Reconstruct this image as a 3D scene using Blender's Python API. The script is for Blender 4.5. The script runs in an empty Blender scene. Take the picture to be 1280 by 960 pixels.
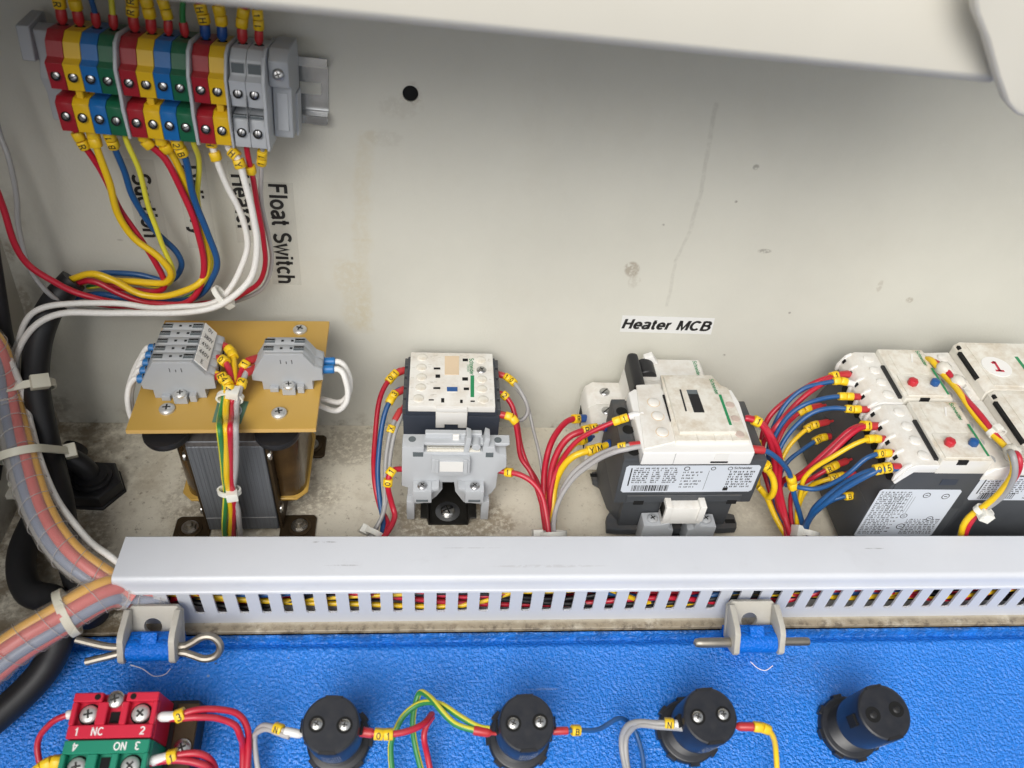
import bpy, bmesh, math, random
from mathutils import Vector, Matrix, Euler
R = math.radians
MM = 0.001
scene = bpy.context.scene
COL = scene.collection

# ------------------------------------------------------------------ camera
FPX, CH, CD = 1020.0, 418.0, 400.0
YAW, PITCH, ROLL = R(7.0), R(43.0), R(5.7)
FW = Vector((math.sin(YAW) * math.cos(PITCH), math.cos(YAW) * math.cos(PITCH), -math.sin(PITCH)))
_rt = Vector((math.cos(YAW), -math.sin(YAW), 0.0)); _up = _rt.cross(FW)
RT = _rt * math.cos(ROLL) + _up * math.sin(ROLL)
UP = -_rt * math.sin(ROLL) + _up * math.cos(ROLL)
CAM = Vector((0.0, -CD, CH))
cam = bpy.data.cameras.new("camera")
cam.sensor_width = 36.0
cam.lens = 36.0 * FPX / 1280.0
cam.clip_start = 0.01; cam.clip_end = 100.0
cam.dof.use_dof = True; cam.dof.focus_distance = 0.50; cam.dof.aperture_fstop = 10.5
camo = bpy.data.objects.new("camera", cam); COL.objects.link(camo)
camo.matrix_world = Matrix(((RT.x, UP.x, -FW.x, CAM.x * MM), (RT.y, UP.y, -FW.y, CAM.y * MM), (RT.z, UP.z, -FW.z, CAM.z * MM), (0, 0, 0, 1)))
scene.camera = camo

# ------------------------------------------------------------------ light: open shade under a bright overcast sky
world = bpy.data.worlds.new("World"); scene.world = world; world.use_nodes = True
wn = world.node_tree; wn.nodes.clear()
sky = wn.nodes.new("ShaderNodeTexSky"); sky.sky_type = 'NISHITA'; sky.sun_disc = False
sky.sun_elevation = R(45); sky.sun_rotation = R(200); sky.air_density = 1.0; sky.dust_density = 3.0
hsv = wn.nodes.new("ShaderNodeHueSaturation"); hsv.inputs['Saturation'].default_value = 0.22
bg = wn.nodes.new("ShaderNodeBackground"); bg.inputs['Strength'].default_value = 0.115
wo = wn.nodes.new("ShaderNodeOutputWorld")
wn.links.new(sky.outputs[0], hsv.inputs['Color']); wn.links.new(hsv.outputs[0], bg.inputs['Color']); wn.links.new(bg.outputs[0], wo.inputs[0])
sun = bpy.data.lights.new("sun", 'SUN'); sun.energy = 1.5; sun.angle = R(40); sun.color = (1.0, 0.97, 0.92)
suno = bpy.data.objects.new("sun", sun); COL.objects.link(suno)
SUNDIR = Vector((-0.30, -0.84, 0.88)).normalized()
suno.rotation_euler = SUNDIR.to_track_quat('Z', 'Y').to_euler()
scene.view_settings.view_transform = 'Standard'; scene.view_settings.look = 'None'
scene.view_settings.exposure = 0.36; scene.view_settings.gamma = 1.0
scene.view_settings.use_curve_mapping = False
scene.cycles.max_bounces = 8; scene.cycles.transparent_max_bounces = 12
scene.cycles.use_denoising = True

# ------------------------------------------------------------------ sight lines -> points on the real planes (millimetres)
LEAN = R(8.0); DOOR = R(14.0)
def ray(px, py): return RT * ((px - 640) / FPX) - UP * ((py - 480) / FPX) + FW
def hit(px, py, n, d):
    r = ray(px, py); return CAM + r * ((d - CAM.dot(n)) / r.dot(n))
def Fp(px, py, h=0.0): return hit(px, py, Vector((0, 0, 1)), h)                 # floor, h above it
WN = Vector((0, math.cos(LEAN), -math.sin(LEAN)))
def Wp(px, py, o=0.0): return hit(px, py, WN, -o)                               # leaning back wall, o in front of it
def Vp(px, py, y): return hit(px, py, Vector((0, 1, 0)), y)                     # upright plane at depth y
DN = Vector((0, -math.sin(DOOR), math.cos(DOOR))); DO = Vector((0, -160, -4))
def Dp(px, py, h=0.0): return hit(px, py, DN, DN.dot(DO) + h)                   # opened door
def zoom(s, ox, oy, fn): return lambda x, y, h: fn(ox + x / s, oy + y / s, h)
MW = Matrix.Rotation(-LEAN, 4, 'X')                                             # wall frame: x, -offset, up
MD = Matrix.Translation(DO) @ Matrix.Rotation(DOOR, 4, 'X')                     # door frame: x, -s, normal
def T(x, y=0, z=0): return Matrix.Translation(Vector((x, y, z)))
def frame(o, x, y):
    x = Vector(x).normalized(); y = Vector(y); y = (y - x * y.dot(x)).normalized(); z = x.cross(y); o = Vector(o)
    return Matrix(((x.x, y.x, z.x, o.x), (x.y, y.y, z.y, o.y), (x.z, y.z, z.z, o.z), (0, 0, 0, 1)))
def mm(M):
    M = M.copy(); M.translation = M.translation * MM; return M

# ------------------------------------------------------------------ materials
MATS = {}
def lin(c): return tuple((v / 12.92 if v <= 0.04045 else ((v + 0.055) / 1.055) ** 2.4) for v in c)
def mat(name, col, rough=0.5, metal=0.0, var=0.0, vscale=60.0, bump=0.0, bscale=400.0, dust=0.0, dustcol=(0.42, 0.30, 0.16), spec=0.5, alpha=1.0, trans=0.0, coat=0.0, aniso=None, rvar=0.0, bdist=0.0004):
    m = bpy.data.materials.new(name); m.use_nodes = True; MATS[name] = m
    nt = m.node_tree; b = nt.nodes['Principled BSDF']; L = nt.links.new
    b.inputs['Roughness'].default_value = rough; b.inputs['Metallic'].default_value = metal
    b.inputs['Specular IOR Level'].default_value = spec; b.inputs['Alpha'].default_value = alpha
    b.inputs['Transmission Weight'].default_value = trans; b.inputs['Coat Weight'].default_value = coat
    tc = nt.nodes.new("ShaderNodeTexCoord"); src = tc.outputs['Object']
    if aniso:
        mp = nt.nodes.new("ShaderNodeMapping"); mp.inputs['Scale'].default_value = aniso; L(src, mp.inputs[0]); src = mp.outputs[0]
    c4 = (*col, 1)
    b.inputs['Base Color'].default_value = c4
    out = None
    if var > 0 or dust > 0:
        n = nt.nodes.new("ShaderNodeTexNoise"); n.inputs['Scale'].default_value = vscale; n.inputs['Detail'].default_value = 6; L(src, n.inputs['Vector'])
        mx = nt.nodes.new("ShaderNodeMix"); mx.data_type = 'RGBA'; mx.inputs[6].default_value = (*[v * (1 - var) for v in col], 1); mx.inputs[7].default_value = (*[min(1, v * (1 + var)) for v in col], 1)
        L(n.outputs['Fac'], mx.inputs[0]); out = mx.outputs[2]
        if rvar > 0:
            mr = nt.nodes.new("ShaderNodeMapRange"); mr.inputs[3].default_value = max(0, rough - rvar); mr.inputs[4].default_value = rough + rvar; L(n.outputs['Fac'], mr.inputs[0]); L(mr.outputs[0], b.inputs['Roughness'])
    if dust > 0:
        n2 = nt.nodes.new("ShaderNodeTexNoise"); n2.inputs['Scale'].default_value = 70; n2.inputs['Detail'].default_value = 9; n2.inputs['Roughness'].default_value = 0.7; L(src, n2.inputs['Vector'])
        rp = nt.nodes.new("ShaderNodeMapRange"); rp.inputs[1].default_value = 0.42; rp.inputs[2].default_value = 0.75; L(n2.outputs['Fac'], rp.inputs[0])
        g = nt.nodes.new("ShaderNodeNewGeometry"); sx = nt.nodes.new("ShaderNodeSeparateXYZ"); L(g.outputs['Normal'], sx.inputs[0])
        cl = nt.nodes.new("ShaderNodeMath"); cl.operation = 'MULTIPLY'; cl.use_clamp = True; cl.inputs[1].default_value = dust; L(sx.outputs['Z'], cl.inputs[0])
        ml = nt.nodes.new("ShaderNodeMath"); ml.operation = 'MULTIPLY'; L(rp.outputs[0], ml.inputs[0]); L(cl.outputs[0], ml.inputs[1])
        md = nt.nodes.new("ShaderNodeMix"); md.data_type = 'RGBA'; md.inputs[7].default_value = (*dustcol, 1); L(ml.outputs[0], md.inputs[0]); L(out, md.inputs[6]); out = md.outputs[2]
    if out: L(out, b.inputs['Base Color'])
    if bump > 0:
        n3 = nt.nodes.new("ShaderNodeTexNoise"); n3.inputs['Scale'].default_value = bscale; n3.inputs['Detail'].default_value = 2; L(src, n3.inputs['Vector'])
        bp = nt.nodes.new("ShaderNodeBump"); bp.inputs['Strength'].default_value = bump; bp.inputs['Distance'].default_value = bdist; L(n3.outputs['Fac'], bp.inputs['Height']); L(bp.outputs[0], b.inputs['Normal'])
    return m
BEIGE = (0.615, 0.605, 0.535)
mat('beige', BEIGE, 0.45, var=0.05, vscale=30, bump=0.10, bscale=700)
mat('bracketpaint', (0.46, 0.44, 0.385), 0.5, var=0.16, vscale=130, bump=0.06, bscale=700, dust=0.4, dustcol=(0.20, 0.15, 0.09)); mat('lidpaint', (0.68, 0.65, 0.565), 0.42, var=0.08, vscale=14, bump=0.08, bscale=600)
mat('blue', (0.003, 0.145, 0.64), 0.22, var=0.14, vscale=11, bump=1.0, bscale=760, rvar=0.06, bdist=0.0011, spec=0.3)
mat('ductgrey', (0.58, 0.60, 0.64), 0.36, var=0.05, vscale=40, aniso=(0.15, 1, 1))
mat('ductedge', (0.62, 0.64, 0.68), 0.4, var=0.03)
mat('plgrey', (0.42, 0.44, 0.46), 0.45, var=0.06, vscale=120, dust=0.25)
mat('plgrey2', (0.50, 0.52, 0.54), 0.45, var=0.06, vscale=120)
mat('white', (0.80, 0.785, 0.74), 0.42, var=0.03, vscale=90, dust=0.45)
mat('whiteclean', (0.82, 0.81, 0.78), 0.4, var=0.03)
mat('cover', (0.78, 0.755, 0.68), 0.25, var=0.05, vscale=90, dust=0.75, coat=0.3)
mat('navy', (0.034, 0.043, 0.062), 0.5, var=0.15, vscale=80, dust=0.12)
mat('charcoal', (0.058, 0.063, 0.070), 0.55, var=0.15, vscale=80, dust=0.15)
mat('black', (0.012, 0.012, 0.014), 0.45, var=0.2)
mat('pilot', (0.013, 0.015, 0.021), 0.34, var=0.2, vscale=120, bump=0.03, bscale=1500, rvar=0.10, dust=0.06, dustcol=(0.40, 0.35, 0.27))
mat('slotdark', (0.035, 0.033, 0.03), 0.6, 0.5); mat('void', (0.003, 0.003, 0.003), 0.9)
mat('cableblack', (0.014, 0.014, 0.016), 0.5, var=0.3, vscale=60, bump=0.08, bscale=300)
mat('tred', (0.34, 0.012, 0.022), 0.38, var=0.06, rvar=0.10, dust=0.16, dustcol=(0.40, 0.35, 0.27)); mat('tyellow', (0.76, 0.47, 0.010), 0.38, var=0.05, rvar=0.10, dust=0.16, dustcol=(0.40, 0.35, 0.27))
mat('tblue', (0.008, 0.14, 0.42), 0.38, var=0.06, rvar=0.10, dust=0.16, dustcol=(0.40, 0.35, 0.27)); mat('tgreen', (0.008, 0.12, 0.055), 0.4, var=0.06, rvar=0.10, dust=0.16, dustcol=(0.40, 0.35, 0.27))
mat('wred', (0.50, 0.012, 0.036), 0.32, var=0.08, rvar=0.10, dust=0.16, dustcol=(0.40, 0.35, 0.27)); mat('wyellow', (0.82, 0.53, 0.012), 0.32, var=0.05, rvar=0.10, dust=0.16, dustcol=(0.40, 0.35, 0.27))
mat('wblue', (0.013, 0.088, 0.26), 0.33, var=0.08, rvar=0.10, dust=0.16, dustcol=(0.40, 0.35, 0.27)); mat('wgreen', (0.03, 0.22, 0.06), 0.35, var=0.06)
mat('worange', (0.88, 0.48, 0.06), 0.35, var=0.08); mat('wpink', (0.68, 0.12, 0.12), 0.35, var=0.08); mat('wslate', (0.22, 0.27, 0.38), 0.35, var=0.08); mat('wwhite', (0.80, 0.78, 0.74), 0.7, var=0.08, vscale=900, bump=0.5, bscale=1300)
mat('wsilver', (0.42, 0.405, 0.40), 0.45, var=0.08, vscale=300, rvar=0.10, dust=0.16, dustcol=(0.40, 0.35, 0.27))
mat('wgrey', (0.34, 0.335, 0.33), 0.38, var=0.06, rvar=0.10, dust=0.16, dustcol=(0.40, 0.35, 0.27)); mat('wlime', (0.72, 0.66, 0.05), 0.35, var=0.05, rvar=0.10, dust=0.16, dustcol=(0.40, 0.35, 0.27))
mat('bootred', (0.50, 0.03, 0.035), 0.35, var=0.08, rvar=0.10, dust=0.16, dustcol=(0.40, 0.35, 0.27)); mat('bootblue', (0.012, 0.07, 0.28), 0.35, var=0.08, rvar=0.10, dust=0.16, dustcol=(0.40, 0.35, 0.27)); mat('bootwhite', (0.75, 0.74, 0.72), 0.35)
mat('terminalblue', (0.02, 0.17, 0.45), 0.4)
mat('marker', (0.86, 0.56, 0.012), 0.4, var=0.06, vscale=200, rvar=0.10, dust=0.16, dustcol=(0.40, 0.35, 0.27)); mat('ink', (0.012, 0.011, 0.011), 0.6)
mat('greenink', (0.012, 0.24, 0.09), 0.5); mat('redink', (0.55, 0.02, 0.05), 0.5); mat('whiteink', (0.82, 0.8, 0.78), 0.5); mat('faintink', (0.55, 0.52, 0.45), 0.6)
mat('boltzinc', (0.62, 0.62, 0.60), 0.38, 0.55, var=0.12, vscale=200, rvar=0.1); mat('steel', (0.62, 0.61, 0.58), 0.28, 1.0, var=0.15, vscale=200, rvar=0.1); mat('zinc', (0.50, 0.50, 0.50), 0.33, 1.0, var=0.2, vscale=150, rvar=0.12)
mat('oldsteel', (0.36, 0.33, 0.28), 0.45, 0.9, var=0.35, vscale=150); mat('brass', (0.26, 0.19, 0.085), 0.42, 0.7, var=0.35, vscale=120)
mat('bronze', (0.075, 0.05, 0.026), 0.5, 0.6, var=0.5, vscale=120)
mat('lam', (0.15, 0.16, 0.175), 0.5, 0.25, var=0.35, vscale=10, aniso=(60, 1, 0.5), bump=0.25, bscale=900); mat('lamedge', (0.10, 0.105, 0.115), 0.5, 0.25, var=0.2); mat('lamtop', (0.12, 0.11, 0.105), 0.55, 0.3, var=0.4, vscale=10, aniso=(60, 1, 1))
mat('phenol', (0.54, 0.335, 0.075), 0.34, var=0.09, vscale=28, bump=0.03, bscale=900); mat('phenoledge', (0.66, 0.42, 0.13), 0.5, var=0.1)
mat('varnish', (0.065, 0.036, 0.013), 0.22, var=0.95, vscale=70, bump=0.3, bscale=200, coat=0.15)
mat('stickergreen', (0.10, 0.20, 0.14), 0.4, var=0.1); mat('paper', (0.62, 0.66, 0.72), 0.45, var=0.02); mat('labeltape', (0.70, 0.70, 0.68), 0.35)
mat('cleartape', (0.60, 0.58, 0.53), 0.2, alpha=0.06)
mat('nylon', (0.74, 0.71, 0.58), 0.35, var=0.04, trans=0.0); mat('nylonwhite', (0.80, 0.79, 0.72), 0.35)
mat('wrapedge', (0.60, 0.57, 0.54), 0.3, alpha=0.5); mat('wrap', (0.86, 0.78, 0.68), 0.12, var=0.1, vscale=80, alpha=0.17); mat('hotglue', (0.80, 0.77, 0.68), 0.25, alpha=0.85)
mat('blockred', (0.58, 0.010, 0.040), 0.42, var=0.06, vscale=150); mat('blockgreen', (0.005, 0.22, 0.13), 0.42, var=0.06, vscale=150)
mat('buttonred', (0.55, 0.02, 0.035), 0.35); mat('buttonblue', (0.012, 0.085, 0.28), 0.35); mat('tan', (0.70, 0.55, 0.38), 0.5, var=0.05); mat('pinkcap', (0.55, 0.44, 0.38), 0.5)
mat('railzinc', (0.66, 0.67, 0.68), 0.22, 0.9, var=0.25, vscale=60, rvar=0.1); mat('railblack', (0.028, 0.026, 0.022), 0.35, 0.4, var=0.4, vscale=150)
mat('smoke', (0.12, 0.14, 0.15), 0.2, var=0.1)

# ------------------------------------------------------------------ mesh builder (millimetres)
class MB:
    def __init__(s): s.v = []; s.f = []; s.m = []; s.mats = []
    def mi(s, m):
        if m not in s.mats: s.mats.append(m)
        return s.mats.index(m)
    def add(s, vs, fs, m='white', M=None):
        o = len(s.v); i = s.mi(m)
        for v in vs:
            v = Vector(v); s.v.append(M @ v if M else v)
        for f in fs: s.f.append([o + k for k in f]); s.m.append(i)
        return s
    def box(s, x0, x1, y0, y1, z0, z1, m='white', M=None):
        return s.add([(x0, y0, z0), (x1, y0, z0), (x1, y1, z0), (x0, y1, z0), (x0, y0, z1), (x1, y0, z1), (x1, y1, z1), (x0, y1, z1)],
                     [(0, 3, 2, 1), (4, 5, 6, 7), (0, 1, 5, 4), (1, 2, 6, 5), (2, 3, 7, 6), (3, 0, 4, 7)], m, M)
    def prism(s, poly, a0, a1, axis='y', m='white', M=None):
        n = len(poly)
        mk = {'x': lambda u, v, a: (a, u, v), 'y': lambda u, v, a: (u, a, v), 'z': lambda u, v, a: (u, v, a)}[axis]
        vs = [mk(u, v, a0) for u, v in poly] + [mk(u, v, a1) for u, v in poly]
        fs = [tuple(range(n)), tuple(range(2 * n - 1, n - 1, -1))] + [((i + 1) % n, i, n + i, n + (i + 1) % n) for i in range(n)]
        return s.add(vs, fs, m, M)
    def lathe(s, prof, o=(0, 0, 0), ax=(0, 0, 1), n=20, m='white', M=None, caps=True, ph=0.0):
        ax = Vector(ax).normalized(); a = ax.orthogonal().normalized(); b = ax.cross(a); o = Vector(o); vs = []; fs = []
        for r, h in prof:
            for k in range(n):
                t = 2 * math.pi * (k + ph) / n; vs.append(o + ax * h + a * (r * math.cos(t)) + b * (r * math.sin(t)))
        for i in range(len(prof) - 1):
            for k in range(n): fs.append((i * n + k, i * n + (k + 1) % n, (i + 1) * n + (k + 1) % n, (i + 1) * n + k))
        if caps: fs.append(tuple(range(n - 1, -1, -1))); fs.append(tuple((len(prof) - 1) * n + k for k in range(n)))
        return s.add(vs, fs, m, M)
    def ringplate(s, outer, c, r, a0, a1, axis='y', m='white', M=None, n=32):
        """plate of convex outline with a round hole"""
        pts = []
        angs = [2 * math.pi * k / n for k in range(n)] + [math.atan2(p[1] - c[1], p[0] - c[0]) % (2 * math.pi) for p in outer]
        angs = sorted(set(round(t, 5) for t in angs)); out = []; inn = []
        for t in angs:
            d = (math.cos(t), math.sin(t)); best = 1e9
            for i in range(len(outer)):
                p, q = outer[i], outer[(i + 1) % len(outer)]; e = (q[0] - p[0], q[1] - p[1]); den = d[0] * e[1] - d[1] * e[0]
                if abs(den) < 1e-9: continue
                w = ((p[0] - c[0]) * e[1] - (p[1] - c[1]) * e[0]) / den; u = ((p[0] - c[0]) * d[1] - (p[1] - c[1]) * d[0]) / den
                if w > 0 and -1e-4 <= u <= 1.0001: best = min(best, w)
            out.append((c[0] + d[0] * best, c[1] + d[1] * best)); inn.append((c[0] + d[0] * r, c[1] + d[1] * r))
        mk = {'x': lambda u, v, a: (a, u, v), 'y': lambda u, v, a: (u, a, v), 'z': lambda u, v, a: (u, v, a)}[axis]; k = len(out)
        vs = [mk(*p, a) for a in (a0, a1) for P in (out, inn) for p in P]; fs = []
        for i in range(k):
            j = (i + 1) % k
            fs += [(i, j, k + j, k + i), (2 * k + j, 2 * k + i, 3 * k + i, 3 * k + j), (j, i, 2 * k + i, 2 * k + j), (k + i, k + j, 3 * k + j, 3 * k + i)]
        return s.add(vs, fs, m, M)
    def tube(s, pts, r, n=10, m='wred', m2=None, caps=True, rf=None, stripe=(0, 3)):
        pts = [Vector(p) for p in pts]; N = len(pts); o = len(s.v)
        tan = [((pts[min(i + 1, N - 1)] - pts[max(i - 1, 0)]).normalized()) for i in range(N)]
        nrm = tan[0].orthogonal().normalized(); i1 = s.mi(m); i2 = s.mi(m2) if m2 else i1
        for i in range(N):
            nrm = (nrm - tan[i] * nrm.dot(tan[i])).normalized(); bi = tan[i].cross(nrm)
            for k in range(n):
                t = 2 * math.pi * k / n; rr = r if not rf else rf(i, t)
                s.v.append(pts[i] + (nrm * math.cos(t) + bi * math.sin(t)) * rr)
        for i in range(N - 1):
            for k in range(n):
                s.f.append([o + i * n + k, o + i * n + (k + 1) % n, o + (i + 1) * n + (k + 1) % n, o + (i + 1) * n + k]); s.m.append(i2 if (m2 and stripe[0] <= k < stripe[1]) else i1)
        if caps:
            s.f.append([o + k for k in range(n - 1, -1, -1)]); s.m.append(i1); s.f.append([o + (N - 1) * n + k for k in range(n)]); s.m.append(i1)
        return s
    def mesh(s, name, bevel=0.0, seg=2, sm=35):
        me = bpy.data.meshes.new(name); me.from_pydata([v * MM for v in s.v], [], s.f)
        for m in s.mats: me.materials.append(MATS[m])
        me.polygons.foreach_set('material_index', s.m)
        bm = bmesh.new(); bm.from_mesh(me); bmesh.ops.recalc_face_normals(bm, faces=bm.faces)
        if bevel > 0:
            ed = [e for e in bm.edges if len(e.link_faces) == 2 and e.calc_face_angle(0) > R(25)]
            bmesh.ops.bevel(bm, geom=ed, offset=bevel * MM, segments=seg, profile=0.6, affect='EDGES', clamp_overlap=True)
        bm.to_mesh(me); bm.free()
        me.shade_smooth(); me.set_sharp_from_angle(angle=R(sm)); me.update()
        return me
    def build(s, name, parent=None, bevel=0.0, seg=2, sm=35, M=None):
        return put(name, s.mesh(name, bevel, seg, sm), parent, M)
def put(name, me, parent=None, M=None):
    o = bpy.data.objects.new(name, me); COL.objects.link(o)
    if parent is not None: o.parent = parent
    if M is not None: o.matrix_basis = mm(M)
    return o
def tag(o, label, cat, group=None):
    o['label'] = label; o['category'] = cat
    if group: o['group'] = group
    return o
def thing(name, label, cat, M=None, group=None):
    o = bpy.data.objects.new(name, None); COL.objects.link(o); o.empty_display_size = 0.005
    if M is not None: o.matrix_basis = mm(M)
    return tag(o, label, cat, group)
def struct(o, kind='structure'): o['kind'] = kind; return o
def inv(root):
    M = root.matrix_basis.copy(); M.translation = M.translation / MM; return M.inverted()
# monoline sans lettering drawn as strokes: cap height 1, x-height 0.73
def _a(cx, cy, rx, ry, a0, a1, n=12): return [(cx + rx * math.cos(R(a0 + (a1 - a0) * k / n)), cy + ry * math.sin(R(a0 + (a1 - a0) * k / n))) for k in range(n + 1)]
_bowl = lambda cx=.30, rx=.23: _a(cx, .365, rx, .295, 0, 360, 20)
GL = {
 '0': (.66, [_a(.33, .5, .25, .43, 0, 360, 22)]), '1': (.5, [[(.08, .72), (.22, .80), (.30, .98)], [(.30, 1), (.30, 0)]]), '2': (.66, [_a(.33, .68, .24, .25, 160, -30, 10) + [(.08, .07), (.08, .07)], [(.04, .07), (.60, .07)]]),
 '3': (.66, [_a(.32, .71, .22, .22, 150, -85, 10), _a(.32, .28, .25, .22, 90, -155, 12)]), '4': (.68, [[(.62, .27), (.05, .27), (.44, .96), (.44, .96)], [(.46, 1), (.46, 0)]]), '5': (.66, [[(.56, .93), (.16, .93), (.10, .50)] + _a(.32, .32, .25, .25, 130, -150, 12)]),
 '6': (.66, [_a(.33, .31, .25, .25, 0, 360, 18), [(.08, .34), (.12, .68)] + _a(.36, .68, .22, .25, 165, 40, 6)]), '8': (.66, [_a(.33, .71, .21, .22, 0, 360, 16), _a(.33, .27, .25, .21, 0, 360, 16)]),
 'I': (.62, [[(.06, .80), (.20, .86), (.30, .98)], [(.31, 1), (.31, 0)], [(.02, .06), (.60, .06)]]), 'A': (.74, [[(.03, 0), (.37, .97), (.71, 0)], [(.15, .30), (.59, .30)]]), 'B': (.72, [[(.12, 0), (.12, 1)], [(.12, .93), (.38, .93)] + _a(.40, .73, .20, .20, 90, -90, 8) + [(.12, .53)], [(.38, .53)] + _a(.41, .30, .24, .23, 90, -90, 8) + [(.12, .07)]]),
 'C': (.76, [_a(.40, .5, .32, .43, 42, 318, 20)]), 'D': (.76, [[(.12, 0), (.12, 1)], [(.12, .93), (.32, .93)] + _a(.32, .5, .35, .43, 90, -90, 14) + [(.12, .07)]]),
 'E': (.68, [[(.12, 0), (.12, 1)], [(.12, .93), (.62, .93)], [(.12, .52), (.57, .52)], [(.12, .07), (.64, .07)]]), 'F': (.62, [[(.12, 0), (.12, 1)], [(.12, .93), (.60, .93)], [(.12, .50), (.54, .50)]]),
 'H': (.76, [[(.12, 0), (.12, 1)], [(.64, 0), (.64, 1)], [(.12, .53), (.64, .53)]]), 'M': (.88, [[(.11, 0), (.11, 1)], [(.77, 0), (.77, 1)], [(.13, .97), (.44, .08), (.75, .97)]]), 'N': (.76, [[(.12, 0), (.12, 1)], [(.64, 0), (.64, 1)], [(.14, .97), (.62, .03)]]),
 'O': (.80, [_a(.40, .5, .33, .43, 0, 360, 24)]), 'P': (.68, [[(.12, 0), (.12, 1)], [(.12, .93), (.38, .93)] + _a(.40, .70, .21, .23, 90, -90, 8) + [(.12, .47)]]), 'R': (.74, [[(.12, 0), (.12, 1)], [(.12, .93), (.40, .93)] + _a(.42, .70, .21, .23, 90, -90, 8) + [(.12, .47)], [(.38, .47), (.66, 0)]]),
 'S': (.70, [_a(.35, .72, .25, .21, 30, 265, 12) + _a(.35, .28, .27, .22, 85, -150, 12)]), 'T': (.64, [[(.02, .93), (.62, .93)], [(.32, .93), (.32, 0)]]), 'V': (.70, [[(.03, 1), (.35, .03), (.67, 1)]]), 'X': (.70, [[(.05, 0), (.65, 1)], [(.05, 1), (.65, 0)]]), 'Y': (.70, [[(.03, 1), (.35, .45), (.67, 1)], [(.35, .45), (.35, 0)]]),
 'a': (.58, [_a(.27, .57, .20, .12, 165, 20, 8) + [(.475, .45), (.475, .10), (.53, .02)], [(.47, .42), (.24, .36)] + _a(.23, .21, .16, .15, 100, 300, 8) + [(.46, .20)]]), 'c': (.54, [_a(.30, .365, .22, .295, 45, 315, 16)]), 'd': (.62, [_bowl(.28, .21), [(.50, 0), (.50, 1)]]),
 'e': (.60, [[(.09, .36), (.52, .36)] + _a(.30, .365, .22, .295, 0, 315, 18)]), 'h': (.60, [[(.10, 0), (.10, 1)], [(.10, .45)] + _a(.30, .46, .19, .20, 170, 0, 8) + [(.49, 0)]]), 'i': (.26, [[(.13, 0), (.13, .73)], [(.13, .86), (.13, 1)]]), 'l': (.26, [[(.13, 0), (.13, 1)]]),
 'n': (.60, [[(.10, 0), (.10, .73)], [(.10, .45)] + _a(.30, .46, .19, .20, 170, 0, 8) + [(.49, 0)]]), 'o': (.62, [_bowl(.31, .24)]), 'r': (.40, [[(.10, 0), (.10, .73)], [(.10, .42)] + _a(.28, .44, .17, .22, 170, 75, 6)]), 't': (.36, [[(.16, .95), (.16, .16), (.22, .07), (.34, .06)], [(.02, .67), (.32, .67)]]),
 'u': (.60, [[(.10, .73), (.10, .28)] + _a(.30, .27, .19, .20, 190, 350, 8) + [(.49, .40)], [(.50, .73), (.50, 0)]]), 'v': (.54, [[(.03, .73), (.27, .03), (.51, .73)]]), 'w': (.76, [[(.03, .73), (.21, .03), (.38, .70), (.55, .03), (.73, .73)]]), 'y': (.54, [[(.03, .73), (.28, .05)], [(.51, .73), (.26, -.10), (.18, -.19), (.04, -.20)]]), ' ': (.34, [])}
TXT = {}
def text(s, size, m, parent, M, name='lettering', shear=0.0, bold=0.0, align='CENTER', sx=1.0):
    key = (s, size, m, shear, bold, align, sx)
    if key not in TXT:
        hw = (.062 + bold) ; vs = []; fs = []; x0 = 0.0
        tw = sum(GL[c][0] + .06 for c in s) - .06
        for c in s:
            w, strokes = GL[c]
            for st in strokes:
                P = [Vector((x + x0 - tw / 2, y - .5)) for x, y in st]; P = [p for i, p in enumerate(P) if i == 0 or (p - P[i - 1]).length > 1e-4]
                if len(P) < 2: continue
                closed = (P[0] - P[-1]).length < 1e-3
                n = len(P); o = len(vs)
                for i, p in enumerate(P):
                    if closed and i in (0, n - 1): d0 = (P[-1] - P[-2]).normalized(); d1 = (P[1] - P[0]).normalized()
                    else: d0 = (p - P[i - 1]).normalized() if i else (P[1] - P[0]).normalized(); d1 = (P[i + 1] - p).normalized() if i < n - 1 else d0
                    nn = Vector((-(d0.y + d1.y), d0.x + d1.x)); nn = nn.normalized() if nn.length > 1e-6 else Vector((-d1.y, d1.x))
                    k = hw / max(.55, nn.dot(Vector((-d1.y, d1.x))))
                    for sg in (-1, 1):
                        v = p + nn * (k * sg); vs.append(((v.x + v.y * shear) * size * sx * MM, v.y * size * MM, 0))
                for i in range(n - 1): fs.append((o + 2 * i, o + 2 * i + 2, o + 2 * i + 3, o + 2 * i + 1))
            x0 += w + .06
        me = bpy.data.meshes.new('lettering'); me.from_pydata(vs, [], fs); me.materials.append(MATS[m]); TXT[key] = me
    return put(name, TXT[key], parent, M)
SCR = {}
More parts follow.
